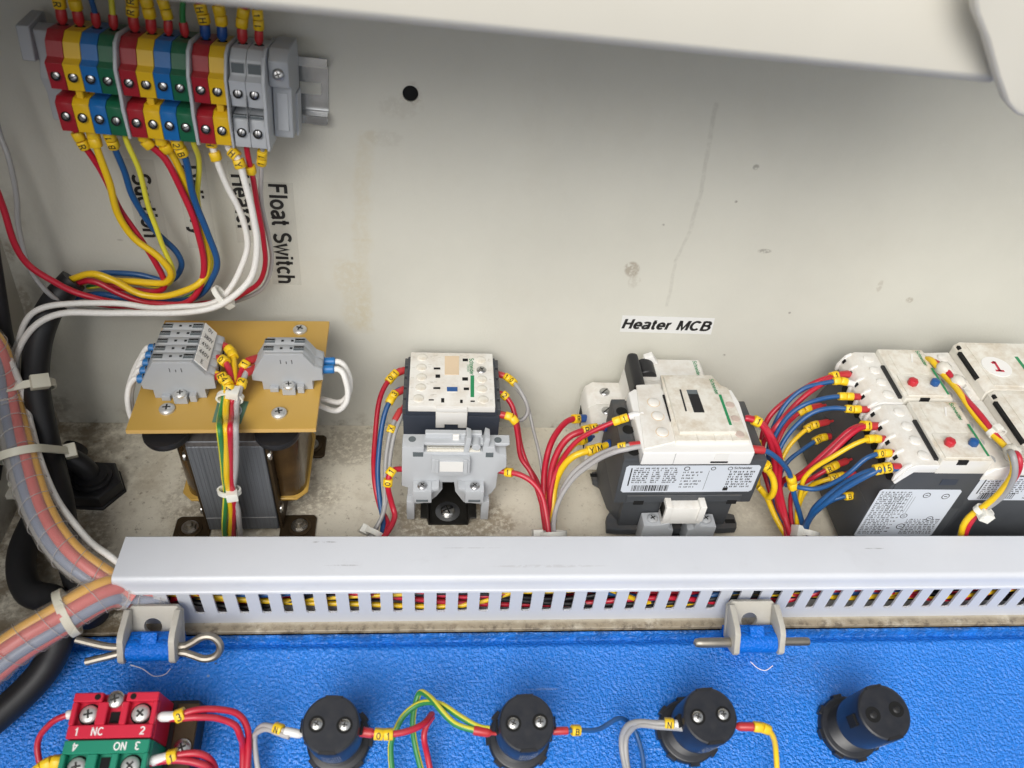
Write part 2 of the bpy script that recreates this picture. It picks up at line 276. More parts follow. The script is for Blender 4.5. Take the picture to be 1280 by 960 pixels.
def screw(parent, p, ax, r=2.0, m='steel', kind='cross', name='screw', up=(0, 1, 0), roll=0.4):
    key = (r, m, kind)
    if key not in SCR:
        b = MB(); b.lathe([(r, -0.4), (r, 0.25 * r), (r * 0.85, 0.42 * r), (r * 0.5, 0.52 * r), (0.02, 0.55 * r)], n=18, m=m)
        t = 0.105 * r; h = 0.56 * r
        if kind in ('cross', 'slot'): b.box(-r * (.5 if kind == 'cross' else .8), r * (.5 if kind == 'cross' else .8), -t, t, h - 0.35 * r, h + .02, 'slotdark')
        if kind == 'cross': b.box(-t, t, -r * .5, r * .5, h - 0.35 * r, h + .03, 'slotdark')
        if kind == 'washer': b.lathe([(r * 1.7, -0.5), (r * 1.7, 0.1), (r * 1.5, 0.2)], n=24, m='zinc'); b.box(-r * .7, r * .7, -t, t, h - 0.4 * r, h + .02, 'void'); b.box(-t, t, -r * .7, r * .7, h - 0.4 * r, h + .03, 'void')
        if kind == 'hex':
            b = MB(); b.lathe([(r * 1.75, 0), (r * 1.75, .8), (r * 1.6, 1.0)], n=28, m='bronze'); b.lathe([(r * 1.25, .8), (r * 1.25, 1.8)], n=24, m='zinc'); b.lathe([(r, 1.0), (r, 2.8), (r * .9, 3.2)], n=6, m=m); b.lathe([(r * .52, 2.0), (r * .52, 5.5), (r * .42, 6)], n=14, m='oldsteel')
        SCR[key] = b.mesh('screw')
    z = Vector(ax).normalized(); x = z.orthogonal() if abs(z.dot(Vector(up))) > .99 else Vector(up).cross(z)
    M = frame(p, x, z.cross(x)) @ Matrix.Rotation(roll, 4, 'Z')
    return put(name, SCR[key], parent, M)

# ------------------------------------------------------------------ wires
def smooth_path(P, sub=7):
    P = [Vector(p) for p in P]
    if len(P) == 2: return P
    Q = [P[0] * 2 - P[1]] + P + [P[-1] * 2 - P[-2]]; out = []
    for i in range(1, len(Q) - 2):
        a, b, c, d = Q[i - 1:i + 3]
        for k in range(sub):
            t = k / sub; out.append(0.5 * ((2 * b) + (c - a) * t + (2 * a - 5 * b + 4 * c - d) * t * t + (3 * b - a - 3 * c + d) * t ** 3))
    out.append(P[-1]); return out
def along(P, d):
    seq = P if d >= 0 else P[::-1]; d = abs(d); acc = 0
    for i in range(len(seq) - 1):
        l = (seq[i + 1] - seq[i]).length
        if acc + l >= d and l > 0:
            t = (seq[i + 1] - seq[i]).normalized(); return seq[i] + t * (d - acc), t
        acc += l
    return seq[-1], (seq[-1] - seq[-2]).normalized()
MARK = {}
def marker(parent, p, t, ch, size=4.6, lead=(0, -0.7, 0.72), ln=4.5, tiltr=0.0):
    key = (size, ln)
    if key not in MARK:
        b = MB(); h = size / 2; q = h * .55
        b.prism([(-h, -q), (-q, -h), (q, -h), (h, -q), (h, q), (q, h), (-q, h), (-h, q)], -ln / 2, ln / 2, 'x', 'marker'); MARK[key] = b.mesh('marker', .25, 1)
    up = Vector(lead); x = t.normalized()
    if x.x < -0.05 or (abs(x.x) <= .05 and x.y > 0): x = -x
    M = frame(p, x, up - x * up.dot(x))          # local y = up side
    M = M @ Matrix.Rotation(R(90) + tiltr, 4, 'X') @ Matrix.Rotation(R(180), 4, 'X')
    M = frame(p, x, (up.cross(x)) if True else up)
    M = M @ Matrix.Rotation(tiltr, 4, 'X')
    o = put('marker', MARK[key], parent, M)
    if ch: text(ch, size * .62, 'ink', o, T(0, 0, size / 2 + .05), bold=.015)
    return o
def wire(label, m, P, r=1.7, m2=None, start=None, end=None, marks=(), group=None, name='wire', cat='wire', lead=(0, -0.7, 0.72), sub=7, msize=None, blen=8.0):
    r *= .91
    S = smooth_path(P, sub); o0 = S[0].copy(); rnd = random.Random(label); f1, f2, p1, p2 = rnd.uniform(.05, .09), rnd.uniform(.12, .2), rnd.uniform(0, 6), rnd.uniform(0, 6); acc_ = 0.0
    for i in range(1, len(S)):
        acc_ += (S[i] - S[i - 1]).length; k_ = min(1, acc_ / 15)
        if i < len(S) - 1: S[i] = S[i] + Vector((math.sin(acc_ * f1 + p1), math.cos(acc_ * f1 + p2), math.sin(acc_ * f2 + p2))) * (.75 * k_)
    S = [p - o0 for p in S]
    root = MB().tube(S, r, 10, m, m2).build(name, None, sm=60, M=T(*o0)); tag(root, label, cat, group)
    for which, bc in (('s', start), ('e', end)):
        if not bc: continue
        seq = S if which == 's' else S[::-1]
        p, t = along(seq, 0.01); p2, _ = along(seq, blen)
        t = (p2 - seq[0]).normalized(); R0 = r + .75
        MB().lathe([(r * .55, -3.5), (r * .6, -1.2), (R0 * .86, 0), (R0, 1.2), (R0, blen - 1), (R0 * .93, blen)], seq[0], t, 14, bc).build('ferrule_boot', root, sm=50)
    for mk in marks:
        d, ch = mk[0], mk[1]; p, t = along(S, d)
        marker(root, p, t, ch, msize or max(4.9, 2 * r + 2.0), lead, tiltr=mk[2] if len(mk) > 2 else 0.0)
    return root
def tie(label, c, ax, ra, rb, head, m='nylon', w=3.6, hs=5.0, up=None, group=None, tail=0):
    """cable tie: strap looped round axis ax, elliptical ra (along u) x rb, head at angle head"""
    ax = Vector(ax).normalized(); u = Vector(up) if up else Vector((0, 0, 1)); u = (u - ax * u.dot(ax)).normalized(); v = ax.cross(u)
    root = thing('cable_tie', label, 'cable tie', T(*c), group); b = MB(); n = 36; vs = []; fs = []
    for k in range(n):
        t = 2 * math.pi * k / n
        for rr, dz in ((0, -w / 2), (1.1, -w / 2), (1.1, w / 2), (0, w / 2)):
            vs.append(u * ((ra + rr) * math.cos(t)) + v * ((rb + rr) * math.sin(t)) + ax * dz)
    for k in range(n):
        for j in range(4): fs.append((k * 4 + j, ((k + 1) % n) * 4 + j, ((k + 1) % n) * 4 + (j + 1) % 4, k * 4 + (j + 1) % 4))
    b.add(vs, fs, m).build('strap', root)
    t = head; p = u * ((ra + 1.6) * math.cos(t)) + v * ((rb + 1.6) * math.sin(t)); nrm = (u * (math.cos(t) / ra) + v * (math.sin(t) / rb)).normalized(); tg = ax.cross(nrm)
    hb = MB().box(-hs * .5, hs * .5, -hs * .55, hs * .55, -hs * .3, hs * .55, m); hb.box(-hs * .22, hs * .22, -hs * .2, hs * .2, hs * .5, hs * .58, 'nylonwhite')
    hb.build('head', root, .7, 2, M=frame(p, ax, tg))
    if tail: MB().box(-w * .4, w * .4, 0, tail, -.5, .6, m).build('tail', root, .2, 1, M=frame(p, ax, tg + nrm * .5))
    return root

# ================================================================== SETTING
def paint_material(name, base, spots=(), streaks=(), grime=None, rough=0.45, bump=0.12, plane='xz', bscale=620, bdist=0.0004, spec=0.5):
    """painted sheet metal with stains of their own shape: spots (x, z, rx, rz, strength, colour), streaks polylines (points, width, strength, colour); mm in the sheet's own frame"""
    m = bpy.data.materials.new(name); m.use_nodes = True; MATS[name] = m; nt = m.node_tree; b = nt.nodes['Principled BSDF']; L = nt.links.new; N = nt.nodes.new
    b.inputs['Roughness'].default_value = rough
    tc = N("ShaderNodeTexCoord"); obj = tc.outputs['Object']; sx = N("ShaderNodeSeparateXYZ"); L(obj, sx.inputs[0])
    X = sx.outputs['X']; Z = sx.outputs['Z' if plane == 'xz' else 'Y']
    def math_(op, a, c=None, clamp=False):
        n = N("ShaderNodeMath"); n.operation = op; n.use_clamp = clamp
        for i, q in enumerate((a, c)):
            if q is None: continue
            if isinstance(q, (int, float)): n.inputs[i].default_value = q
            else: L(q, n.inputs[i])
        return n.outputs[0]
    def noise(scale, detail=6, rg=0.6):
        n = N("ShaderNodeTexNoise"); n.inputs['Scale'].default_value = scale; n.inputs['Detail'].default_value = detail; n.inputs['Roughness'].default_value = rg; L(obj, n.inputs['Vector']); return n.outputs['Fac']
    def mr(v, a, c, d=0.0, e=1.0):
        n = N("ShaderNodeMapRange"); n.interpolation_type = 'SMOOTHSTEP'; n.inputs[1].default_value = a; n.inputs[2].default_value = c; n.inputs[3].default_value = d; n.inputs[4].default_value = e; L(v, n.inputs[0]); return n.outputs[0]
    def mix(f, a, col):
        n = N("ShaderNodeMix"); n.data_type = 'RGBA'; L(f, n.inputs[0])
        if isinstance(a, tuple): n.inputs[6].default_value = (*a, 1)
        else: L(a, n.inputs[6])
        n.inputs[7].default_value = (*col, 1); return n.outputs[2]
    n1 = noise(9); c = mix(mr(n1, .3, .7), base, tuple(v * .93 for v in base))
    nf = noise(260, 5, .7); nw = noise(55, 5, .6)
    for (px, pz, rx, rz, st, col) in spots:
        a = math_('DIVIDE', math_('SUBTRACT', X, px * MM), rx * MM); d = math_('DIVIDE', math_('SUBTRACT', Z, pz * MM), rz * MM)
        q = math_('ADD', math_('MULTIPLY', a, a), math_('MULTIPLY', d, d)); q = math_('ADD', q, math_('MULTIPLY', math_('SUBTRACT', nw, .5), 2.2))
        msk = math_('MULTIPLY', mr(q, 1.0, .35), mr(nf, .38, .55)); c = mix(math_('MULTIPLY', msk, st), c, col)
    for (pts, wd, st, col) in streaks:
        for (x0, z0), (x1, z1) in zip(pts[:-1], pts[1:]):
            k = (x1 - x0) / (z1 - z0)
            lx = math_('ADD', math_('MULTIPLY', math_('SUBTRACT', Z, z0 * MM), k), x0 * MM); dx = math_('SUBTRACT', X, lx); dx = math_('ADD', dx, math_('MULTIPLY', math_('SUBTRACT', nw, .5), wd * MM * 2.0))
            msk = mr(math_('ABSOLUTE', dx), wd * MM, wd * MM * .3)
            zl, zh = min(z0, z1) * MM, max(z0, z1) * MM
            msk = math_('MULTIPLY', msk, math_('MULTIPLY', mr(Z, zl - .0015, zl), mr(Z, zh + .0015, zh))); msk = math_('MULTIPLY', msk, mr(nf, .25, .62))
            c = mix(math_('MULTIPLY', msk, st), c, col)
    if grime:
        for (axis, a, e, st, col, sc, lo, hi) in grime:
            g = mr({'x': X, 'z': Z}[axis], a * MM, e * MM); nn = noise(sc, 8, .72); g = math_('MULTIPLY', g, mr(nn, lo, hi)); c = mix(math_('MULTIPLY', g, st), c, col)
    L(c, b.inputs['Base Color'])
    b.inputs['Specular IOR Level'].default_value = spec
    nb = noise(bscale, 2, .5); bp = N("ShaderNodeBump"); bp.inputs['Strength'].default_value = bump; bp.inputs['Distance'].default_value = bdist; L(nb, bp.inputs['Height']); L(bp.outputs[0], b.inputs['Normal'])
    return m
MWi = MW.inverted()
def wloc(px, py):
    p = MWi @ Wp(px, py, 0); return (p.x, p.z)
BR = (0.22, 0.16, 0.10); DK = (0.10, 0.085, 0.07); YL = (0.50, 0.41, 0.22)
sp = []
for px, py, rx, rz, st, col in [(790, 337, 6.5, 7, .75, BR), (793, 352, 5, 6, .25, BR), (945, 209, 3, 2.5, .7, DK), (920, 252, 1.5, 1.3, .8, DK), (955, 314, 6, 2.2, .65, DK), (829, 281, 1.4, 1.2, .7, DK), (1100, 357, 2.4, 6, .35, BR),
                              (1137, 375, 3.5, 3, .6, BR), (987, 391, 1.4, 1.2, .8, DK), (500, 135, 15, 9, .16, BR), (480, 172, 16, 7, .14, BR), (30, 375, 5, 12, .7, BR), (12, 315, 4, 9, .7, BR), (513, 117, 8, 8, .35, BR), (445, 390, 14, 16, .2, YL), (905, 444, 1.3, 1.3, .8, DK), (150, 300, 3, 1.2, .5, DK), (70, 505, 14, 10, .6, DK), (430, 345, 12, 20, .22, YL)]:
    a = wloc(px, py); sp.append((a[0], a[1], rx * .85, rz * .85, st * .7, col))
stk = [([wloc(896, 130), wloc(876, 240), wloc(862, 290)], 1.9, .20, (.20, .18, .15)), ([wloc(862, 290), wloc(845, 325), wloc(834, 382)], 1.6, .18, (.20, .18, .15)),
       ([wloc(458, 165), wloc(452, 300), wloc(455, 412)], 7.0, .20, YL), ([wloc(438, 330), wloc(448, 415)], 10.0, .15, YL)]
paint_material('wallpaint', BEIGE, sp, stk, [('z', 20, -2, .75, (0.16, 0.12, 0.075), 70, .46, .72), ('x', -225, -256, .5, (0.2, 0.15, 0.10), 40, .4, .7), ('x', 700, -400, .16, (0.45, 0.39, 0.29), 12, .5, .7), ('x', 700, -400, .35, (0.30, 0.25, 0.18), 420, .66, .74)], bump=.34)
hc = wloc(513, 117)
b = MB(); b.ringplate([(-258, -4), (520, -4), (520, 352), (-258, 352)], hc, 4.3, 0, 1.6, 'y', 'wallpaint'); b.lathe([(4.3, -1.6), (4.3, -9)], (hc[0], 0, hc[1]), (0, -1, 0), 28, 'void'); 
back_wall = struct(b.build('back_wall', M=MW, sm=20))
BRN = (0.20, 0.145, 0.085)
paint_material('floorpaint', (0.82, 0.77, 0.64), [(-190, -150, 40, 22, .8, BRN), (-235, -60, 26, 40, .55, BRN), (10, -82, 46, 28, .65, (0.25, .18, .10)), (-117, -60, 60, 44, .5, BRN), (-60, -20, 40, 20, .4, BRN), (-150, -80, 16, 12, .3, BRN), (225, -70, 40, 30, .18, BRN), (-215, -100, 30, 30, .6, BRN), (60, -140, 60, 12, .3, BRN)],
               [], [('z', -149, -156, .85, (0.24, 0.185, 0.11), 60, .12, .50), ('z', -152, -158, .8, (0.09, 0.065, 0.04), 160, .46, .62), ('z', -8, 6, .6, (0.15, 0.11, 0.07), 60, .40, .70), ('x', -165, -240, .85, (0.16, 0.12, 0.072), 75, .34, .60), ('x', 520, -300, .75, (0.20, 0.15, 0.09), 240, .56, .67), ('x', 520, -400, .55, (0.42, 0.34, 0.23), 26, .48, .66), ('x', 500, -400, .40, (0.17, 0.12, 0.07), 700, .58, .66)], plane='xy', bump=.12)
paint_material('ductlid', (0.66, 0.68, 0.72), [(-60, -131, 7, .6, .55, (.1, .09, .08)), (-50, -146, 10, .5, .4, (.12, .1, .09)), (60, -147, 40, 1, .2, (.25, .22, .2)), (250, -136, 6, .4, .5, (.1, .1, .1)), (20, -135, 18, .5, .3, (.25, .25, .25))], [], [('x', 700, -300, .16, (.34, .33, .32), 45, .54, .72), ('x', 700, -300, .25, (.75, .77, .80), 20, .5, .75)], plane='xy', rough=.34, bump=.03)
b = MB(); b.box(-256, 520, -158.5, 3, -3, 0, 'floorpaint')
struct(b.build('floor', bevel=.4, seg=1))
paint_material('sidepaint', (0.50, 0.475, 0.41), [(-30, 40, 50, 30, .4, BRN)], [], [('z', 18, -2, .8, (0.14, 0.105, 0.065), 80, .4, .66)], plane='xz')
b = MB(); b.prism([(0.5, -3), (48, 352), (-340, 352), (-340, 60), (-190, 25), (-158.5, 0), (-158.5, -3)], -258, -255.5, 'x', 'sidepaint'); struct(b.build('wall_left_and_shade_wing'))  # unseen forward part past the floor edge is added to shade the left
b = MB(); b.box(-256, 520, -104, 50, 349, 351.5, 'beige'); struct(b.build('ceiling'))

# ---- rolled front edge of the cabinet cover, close to the lens
cov = thing('cabinet_cover', 'cream painted cabinet cover with rolled lower edge across the top', 'cover', T(80, -112, 309) @ Matrix.Rotation(R(2.6), 4, 'Y'))
pr = [(16, 44), (4, 12)] + [(4.0 - 6 * math.sin(R(t)) - 2.0, 6 - 6 * math.cos(R(t)) + .0) for t in range(110, -100, -20)]
prof = [(20, 60)] + [(6 - 7.5 * math.sin(R(a)), 7.5 - 7.5 * math.cos(R(a))) for a in range(75, -61, -15)] + [(13.5, 14), (23, 58)]
MB().prism(prof, -345, 124, 'x', 'lidpaint').build('rolled_edge', cov, sm=50)
MB().prism([(1222, -60), (1222, 8), (1230, 32), (1246, 62), (1258, 108), (1272, 140), (1285, 152), (1390, 165), (1390, -60)], 0, 1, 'y', 'lidpaint') if False else None
Mi = inv(cov)
pp = [Mi @ Vp(x, y, -128) for x, y in [(1236, -60), (1228, 6), (1230, 24), (1243, 56), (1256, 104), (1268, 138), (1282, 154), (1390, 168), (1390, -60)]]
MB().prism([(p.x, p.z) for p in pp], -11, -4, 'y', 'lidpaint').build('end_bracket', cov, 2.2, 3)

# ---- opened blue door
_r = random.Random(8); dsp = [(_r.uniform(-200, 330), _r.uniform(-95, -8), _r.uniform(.5, 1.3), _r.uniform(.5, 1.1), _r.uniform(.5, .9), _r.choice([(.02, .02, .03), (.05, .04, .04), (.35, .45, .6)])) for _ in range(22)]
dsp += [(-147, -14, 30, 7, .22, (.015, .05, .16)), (178, -14, 34, 7, .22, (.015, .05, .16)), (215, -28, 22, 16, .16, (.03, .06, .15)), (60, -30, 12, .7, .4, (.30, .45, .75)), (-60, -40, 16, .5, .35, (.30, .45, .75)), (120, -62, 10, .5, .35, (.30, .45, .75))]
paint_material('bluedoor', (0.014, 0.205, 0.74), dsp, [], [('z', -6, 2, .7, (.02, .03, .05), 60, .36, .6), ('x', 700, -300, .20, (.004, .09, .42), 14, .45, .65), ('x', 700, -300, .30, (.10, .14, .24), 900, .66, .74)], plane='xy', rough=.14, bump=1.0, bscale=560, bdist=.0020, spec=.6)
door = thing('panel_door', 'blue textured metal door swung open below the grey duct', 'door', MD)
pf = [(1.0, 1.6), (.5, 2.0), (-.5, 1.9), (-1.1, 1.0), (-1.6, -1.8), (-2.8, -3.0), (-4.4, -2.4), (-5.6, -.6), (-6.6, .35), (-8.0, .55), (-10, .3), (-14, 0), (-235, 0), (-235, -6), (1.0, -6)]
MB().prism(pf, -238, 470, 'x', 'bluedoor').build('door_panel', door, sm=50)
def hinge(cx, label, pinlabel, kind):
    w = 14.4; HB = T(cx, -157.0, 25.5) @ Matrix.Rotation(R(-33), 4, 'X')
    root = thing('hinge_bracket', label, 'hinge bracket', HB, 'hinge brackets on the door edge')
    MB().ringplate([(-w, -22), (w, -22), (w, -3), (w - 3, 0), (-w + 3, 0), (-w, -3)], (-1, -11.5), 4.6, -1.4, 1.4, 'y', 'bracketpaint', n=24).build('back_plate', root, .5, 2)
    for s in (-1, 1):
        b = MB(); b.prism([(-1.4, -22), (-1.4, -1.5), (-4.5, -.5), (-14.5, -9), (-16.5, -12.5), (-16.5, -23.5), (-14.5, -25.5), (-6, -25.5)], s * w - (3.3 if s > 0 else 0), s * w + (3.3 if s < 0 else 0), 'x', 'bracketpaint')
        b.build('cheek', root, .7, 2)
    c = HB @ Vector((0, -9.6, -20.4)); pc = MD.inverted() @ c
    k = MB(); k.lathe([(5.8, -11.0), (5.8, 11.0)], (0, 0, 0), (1, 0, 0), 28, 'blue'); k.prism([(5.7, 0), (2.0, 5.1), (9, 2), (16, -pc.z - .5), (1, -pc.z - .5), (-5.2, -3)], -10.9, 10.9, 'x', 'blue'); k.prism([(1, 5.5), (7, 7), (7, 5), (4, 3)], -4.0, 4.0, 'x', 'blue')
    k.build('hinge_knuckle', door, .3, 1, M=T(pc.x, pc.y, pc.z))
    if kind == 'cotter':
        P = [Vector(p) for p in [(-37, 1, 4.6), (-22, 0, 2.0), (-12, 0, 1.5), (14, 0, 1.5), (20, 0, 2.6), (27, 0, 6.2), (32.5, 0, 5.6), (35.5, 0, 1.2), (33, 0, -3.4), (27, 0, -4.8), (20, 0, -2.6), (14, 0, -1.5), (-12, 0, -1.5), (-22, -1, -2.4), (-32, -2, -3.8)]]
        P = [c + p + Vector((0, .6 * p.z, 0)) for p in P]
        o = MB().tube(smooth_path(P, 6), 2.0, 10, 'oldsteel').build('cotter_pin'); tag(o, pinlabel, 'split pin')
    else:
        o = MB().lathe([(.8, -35), (2.2, -34), (2.7, -31), (2.7, -14), (2.3, -13), (2.3, 30), (2.0, 31)], c, (1, 0, 0), 18, 'oldsteel').build('hinge_pin', sm=50); tag(o, pinlabel, 'hinge pin')
    return root
hinge(-147.5, 'worn cream clevis hinge bracket at the left end of the duct', 'bent steel split pin with loop through the left hinge', 'cotter')
hinge(177.5, 'worn cream clevis hinge bracket below the right half of the duct', 'straight rusty steel pin through the right hinge', 'rod')
for pts in ([(163, 831), (178, 836), (192, 845), (206, 843), (213, 836)], [(938, 827), (947, 835), (957, 838), (966, 832)]):
    P = [MD.inverted() @ Dp(x, y, .1) for x, y in pts]; MB().tube(smooth_path(P, 5), .26, 6, 'whiteink').build('paint_chip_line', door)

# ---- slotted wiring duct
duct = thing('wiring_duct', 'long pale grey slotted wiring duct with closed lid', 'wiring duct', T(0, 0, 0))
X0, X1, YF, YB = -161.0, 430.0, -153.0, -128.5
b = MB(); b.box(X0, X1, YF, YF + 1.2, .2, 9.6, 'ductgrey'); b.box(X0, X1, YF + 1.2, YB, .2, 1.4, 'ductgrey'); b.box(X0, X1, YB, YB + 1.2, .2, 40, 'ductgrey')
b.box(X0, X1, YF + .1, YF + 1.1, 34.5, 38, 'ductgrey')
b.build('duct_body', duct)
fm = MB(); fm.prism([(0, 9.6), (6.8, 9.6), (6.8, 35), (0, 35)], 0, 1.2, 'y', 'ductgrey'); fm.prism([(6.8, 9.6), (7.9, 9.6), (6.8, 10.7)], 0.02, 1.18, 'y', 'ductgrey'); fm.prism([(0, 9.6), (0, 10.7), (-1.1, 9.6)], 0.02, 1.18, 'y', 'ductgrey'); fmesh = fm.mesh('finger')
x = X0
while x < X1: put('finger', fmesh, duct, T(x, YF, 0)); x += 11.9
lp = [(YF - 1.6, 32.6), (YF - .3, 32.6), (YF - .3, 42.2), (YF + .8, 43.4), (YB + .2, 43.4), (YB + 1.3, 42.2), (YB + 1.3, 32), (YB + 2.6, 32), (YB + 2.6, 43.2), (YB + 1.0, 45.0), (YF + 1.2, 45.0), (YF + .4, 44.8), (YF - .5, 44.2), (YF - 1.15, 43.3), (YF - 1.5, 42.2), (YF - 1.6, 40.5), (YF - 1.6, 35), (YF - 1.9, 34.4), (YF - 2.3, 34), (YF - 2.4, 32.6)]
MB().prism(lp, -166, 432, 'x', 'ductlid').build('duct_lid', duct, sm=40)
random.seed(5); b = MB()
cols = ['wred', 'wyellow', 'wblue', 'wred', 'wred', 'wyellow', 'black', 'wblue', 'wred', 'black', 'wblue', 'wlime', 'wred', 'wblue', 'wyellow', 'black']
for i in range(28):
    y0 = YF + 5.4 + (i % 4) * 4.6; z0 = 6.5 + (i // 4) * 5.4; P = []
    for k in range(11): P.append((X0 + 3 + k * 58, y0 + random.uniform(-.9, 2.2), random.uniform(5, 31)))
    b.tube(smooth_path(P, 4), (1.2, 1.55, 1.7)[i % 3], 7, cols[(i * 5 + i // 4) % 16], 'wgreen' if cols[(i * 5 + i // 4) % 16] == 'wlime' else None)
o = b.build('duct_wires', sm=60); struct(o, 'stuff'); o['label'] = 'tangle of coloured wires inside the slotted duct'; o['category'] = 'wires'

def hull_tie(label, p1, r1, p2, r2, ax, m='nylon', w=4.4, hs=8.0):
    ax = Vector(ax).normalized(); p1 = Vector(p1); p2 = Vector(p2); d = p2 - p1; d = d - ax * d.dot(ax); u = d.normalized(); v = ax.cross(u); L_ = d.length
    if v.dot(Vector((0, -.7, .7))) < 0: v = -v
    root = thing('cable_tie', label, 'cable tie', T(*p1)); pts = []; b0 = math.degrees(math.acos((r1 - r2) / L_)) if abs(r1 - r2) < L_ else 90
    for k in range(15): t = R(b0 + (360 - 2 * b0) * k / 14); pts.append((r1 * math.cos(t), r1 * math.sin(t), t))
    for k in range(15): t = R(-b0 + 2 * b0 * k / 14); pts.append((L_ + r2 * math.cos(t), r2 * math.sin(t), t))
    vs = []; fs = []; n = len(pts)
    for (x, y, t) in pts:
        for rr, dz in ((0, -w / 2), (1.2, -w / 2), (1.2, w / 2), (0, w / 2)): vs.append(u * (x + rr * math.cos(t)) + v * (y + rr * math.sin(t)) + ax * dz)
    for k in range(n):
        for j in range(4): fs.append((k * 4 + j, ((k + 1) % n) * 4 + j, ((k + 1) % n) * 4 + (j + 1) % 4, k * 4 + (j + 1) % 4))
    MB().add(vs, fs, m).build('strap', root, sm=50)
    t = R(b0 - 22); nrm = u * math.cos(t) + v * math.sin(t); p = u * L_ + nrm * (r2 + 2.2); tg = ax.cross(nrm)
    MB().box(-hs * .5, hs * .5, -hs * .6, hs * .6, -hs * .25, hs * .55, m).box(-hs * .2, hs * .2, -hs * .22, hs * .22, hs * .5, hs * .6, 'nylonwhite').build('head', root, .9, 2, M=frame(p, ax, tg))
    return root

# ================================================================== TERMINAL STRIP ON THE BACK WALL
MR = MW @ T(-187.2, 0, 236) @ Matrix.Rotation(R(3.0), 4, 'Y')
rail = thing('mounting_rail', 'shiny zinc mounting rail on the wall behind the coloured terminals', 'mounting rail', MR)
hat = [(0, -12.5), (0, 12.5), (-6.5, 13.5), (-6.5, 17.5), (-7.6, 17.5), (-7.6, 12.6), (-1.1, 11.6), (-1.1, -11.6), (-7.6, -12.6), (-7.6, -17.5), (-6.5, -17.5), (-6.5, -13.5)]
MB().prism(hat, -16, 126, 'x', 'railzinc').build('rail_profile', rail, .25, 1)
MB().box(111, 122, -1.6, -1.15, -3, 3, 'beige').build('rail_slot', rail)
TP = [(8, -19), (37, -19.2), (38.5, -21), (40.8, -21), (41.5, -19), (43.5, -6.5), (40.5, -4), (33, -3.6), (33, -1.6), (43.8, 0.2), (46, 12.8), (42.2, 14.6), (41, 21.5), (36, 25.5), (14, 25.5), (10, 22), (7.7, 17.8)]
TP = [(-d, h) for d, h in TP]
TW = 7.75
def term_mesh(m, grey=False):
    b = MB(); b.prism(TP, 0.12, TW - .12, 'x', m)
    for (d, h) in ((-45.2, 6.8), (-42.9, -13)): b.lathe([(2.5, 0), (2.5, .25), (2.1, .3)], (TW / 2, d, h), (0, -1, .15), 16, 'void')
    b.lathe([(2.6, 0), (2.6, .3)], (TW / 2, -27, 25.4), (0, 0, 1), 16, 'void')
    if grey:
        b.box(.8, TW - .8, -42.2, -41.3, 15.5, 20.3, 'smoke'); b.box(-.15, .3, -46, -44, -12, 6, 'void'); b.box(.5, TW - .5, -44.5, -42.0, -5.2, -3.8, 'smoke')
    return b.mesh('body', .3, 1)
tmesh = {}
strip = ['tred', 'tyellow', 'tblue', 'tgreen', None, 'tred', 'tyellow', 'tblue', 'tgreen', None, 'tred', 'tyellow', None, 'plgrey2', 'plgrey2', None]
names = {'tred': 'red', 'tyellow': 'yellow', 'tblue': 'blue', 'tgreen': 'green'}
u = 1.5; gi = 0; TX = []; cnt = 0; gl = 0
where = ['in the leftmost group of four', 'in the middle group of four', 'in the pair beside the grey terminals']
for m in strip:
    if m is None:
        lab = ['first grey divider plate, between the left and middle terminal groups', 'second grey divider plate, before the red and yellow pair', 'grey divider plate left of the two grey terminals', 'grey end plate right of the two grey terminals'][gi]; gi += 1
        o = thing('divider_plate', lab, 'divider plate', MR @ T(u), 'divider plates in the terminal strip')
        MB().prism([(-8, -20.5), (-41.5, -22), (-45.5, -6), (-45.5, 0), (-47.5, 13), (-43, 24), (-37, 27), (-12, 26.5), (-8, 18)], .1, 1.7 if gi != 3 else 1.3, 'x', 'plgrey2').build('plate', o, .25, 1)
        u += 1.8; continue
    if m not in tmesh: tmesh[m] = term_mesh(m, m == 'plgrey2')
    if m == 'plgrey2':
        lab = ['left one of the two grey terminal blocks', 'right one of the two grey terminal blocks'][gl]; gl += 1
    else: lab = '%s screw terminal block %s' % (names[m], where[min(gi, 2)])
    o = thing('terminal_block', lab, 'terminal block', MR @ T(u), 'terminal blocks on the wall rail')
    put('body', tmesh[m], o)
    if m == 'tyellow': MB().box(1.8, 5.2, -41, -33, -4.4, .4, 'tyellow').build('jumper', o, .3, 1)
    random.seed(cnt)
    screw(o, (TW / 2, -44.6, 6.9), (0, -1, .15), 2.0, 'zinc', 'slot', up=(0, 0, 1), roll=random.uniform(0, 3)); screw(o, (TW / 2, -42.3, -12.9), (0, -1, .15), 2.0, 'zinc', 'slot', up=(0, 0, 1), roll=random.uniform(0, 3))
    TX.append(u + TW / 2); u += TW; cnt += 1
# end clamps
o = thing('end_clamp', 'grey end clamp with a screw right of the terminal strip', 'end clamp', MR @ T(u + .3))
MB().prism([(-7, -18), (-30, -18), (-31, -10), (-31, 8), (-38, 9.5), (-40, 22), (-34, 27), (-10, 27), (-7, 18)], 0, 9.5, 'x', 'plgrey').build('body', o, .4, 1)
MB().box(2, 7.5, -31.6, -30.8, -14, 5, 'plgrey2').box(9.3, 10.6, -20, -9, -20, 2, 'plgrey2').build('front_panel', o, .2, 1)
screw(o, (4.7, -39.3, 16), (0, -1, .2), 2.9, 'zinc', 'cross', up=(0, 0, 1))
o = thing('end_clamp', 'grey end clamp left of the terminal strip in shadow', 'end clamp', MR @ T(-9.2))
MB().prism([(-7, -21), (-24, -22), (-25, -8), (-29, 0), (-26, 8), (-27, 22), (-20, 24), (-7, 19)], 0, 10, 'x', 'plgrey').build('body', o, .4, 1)
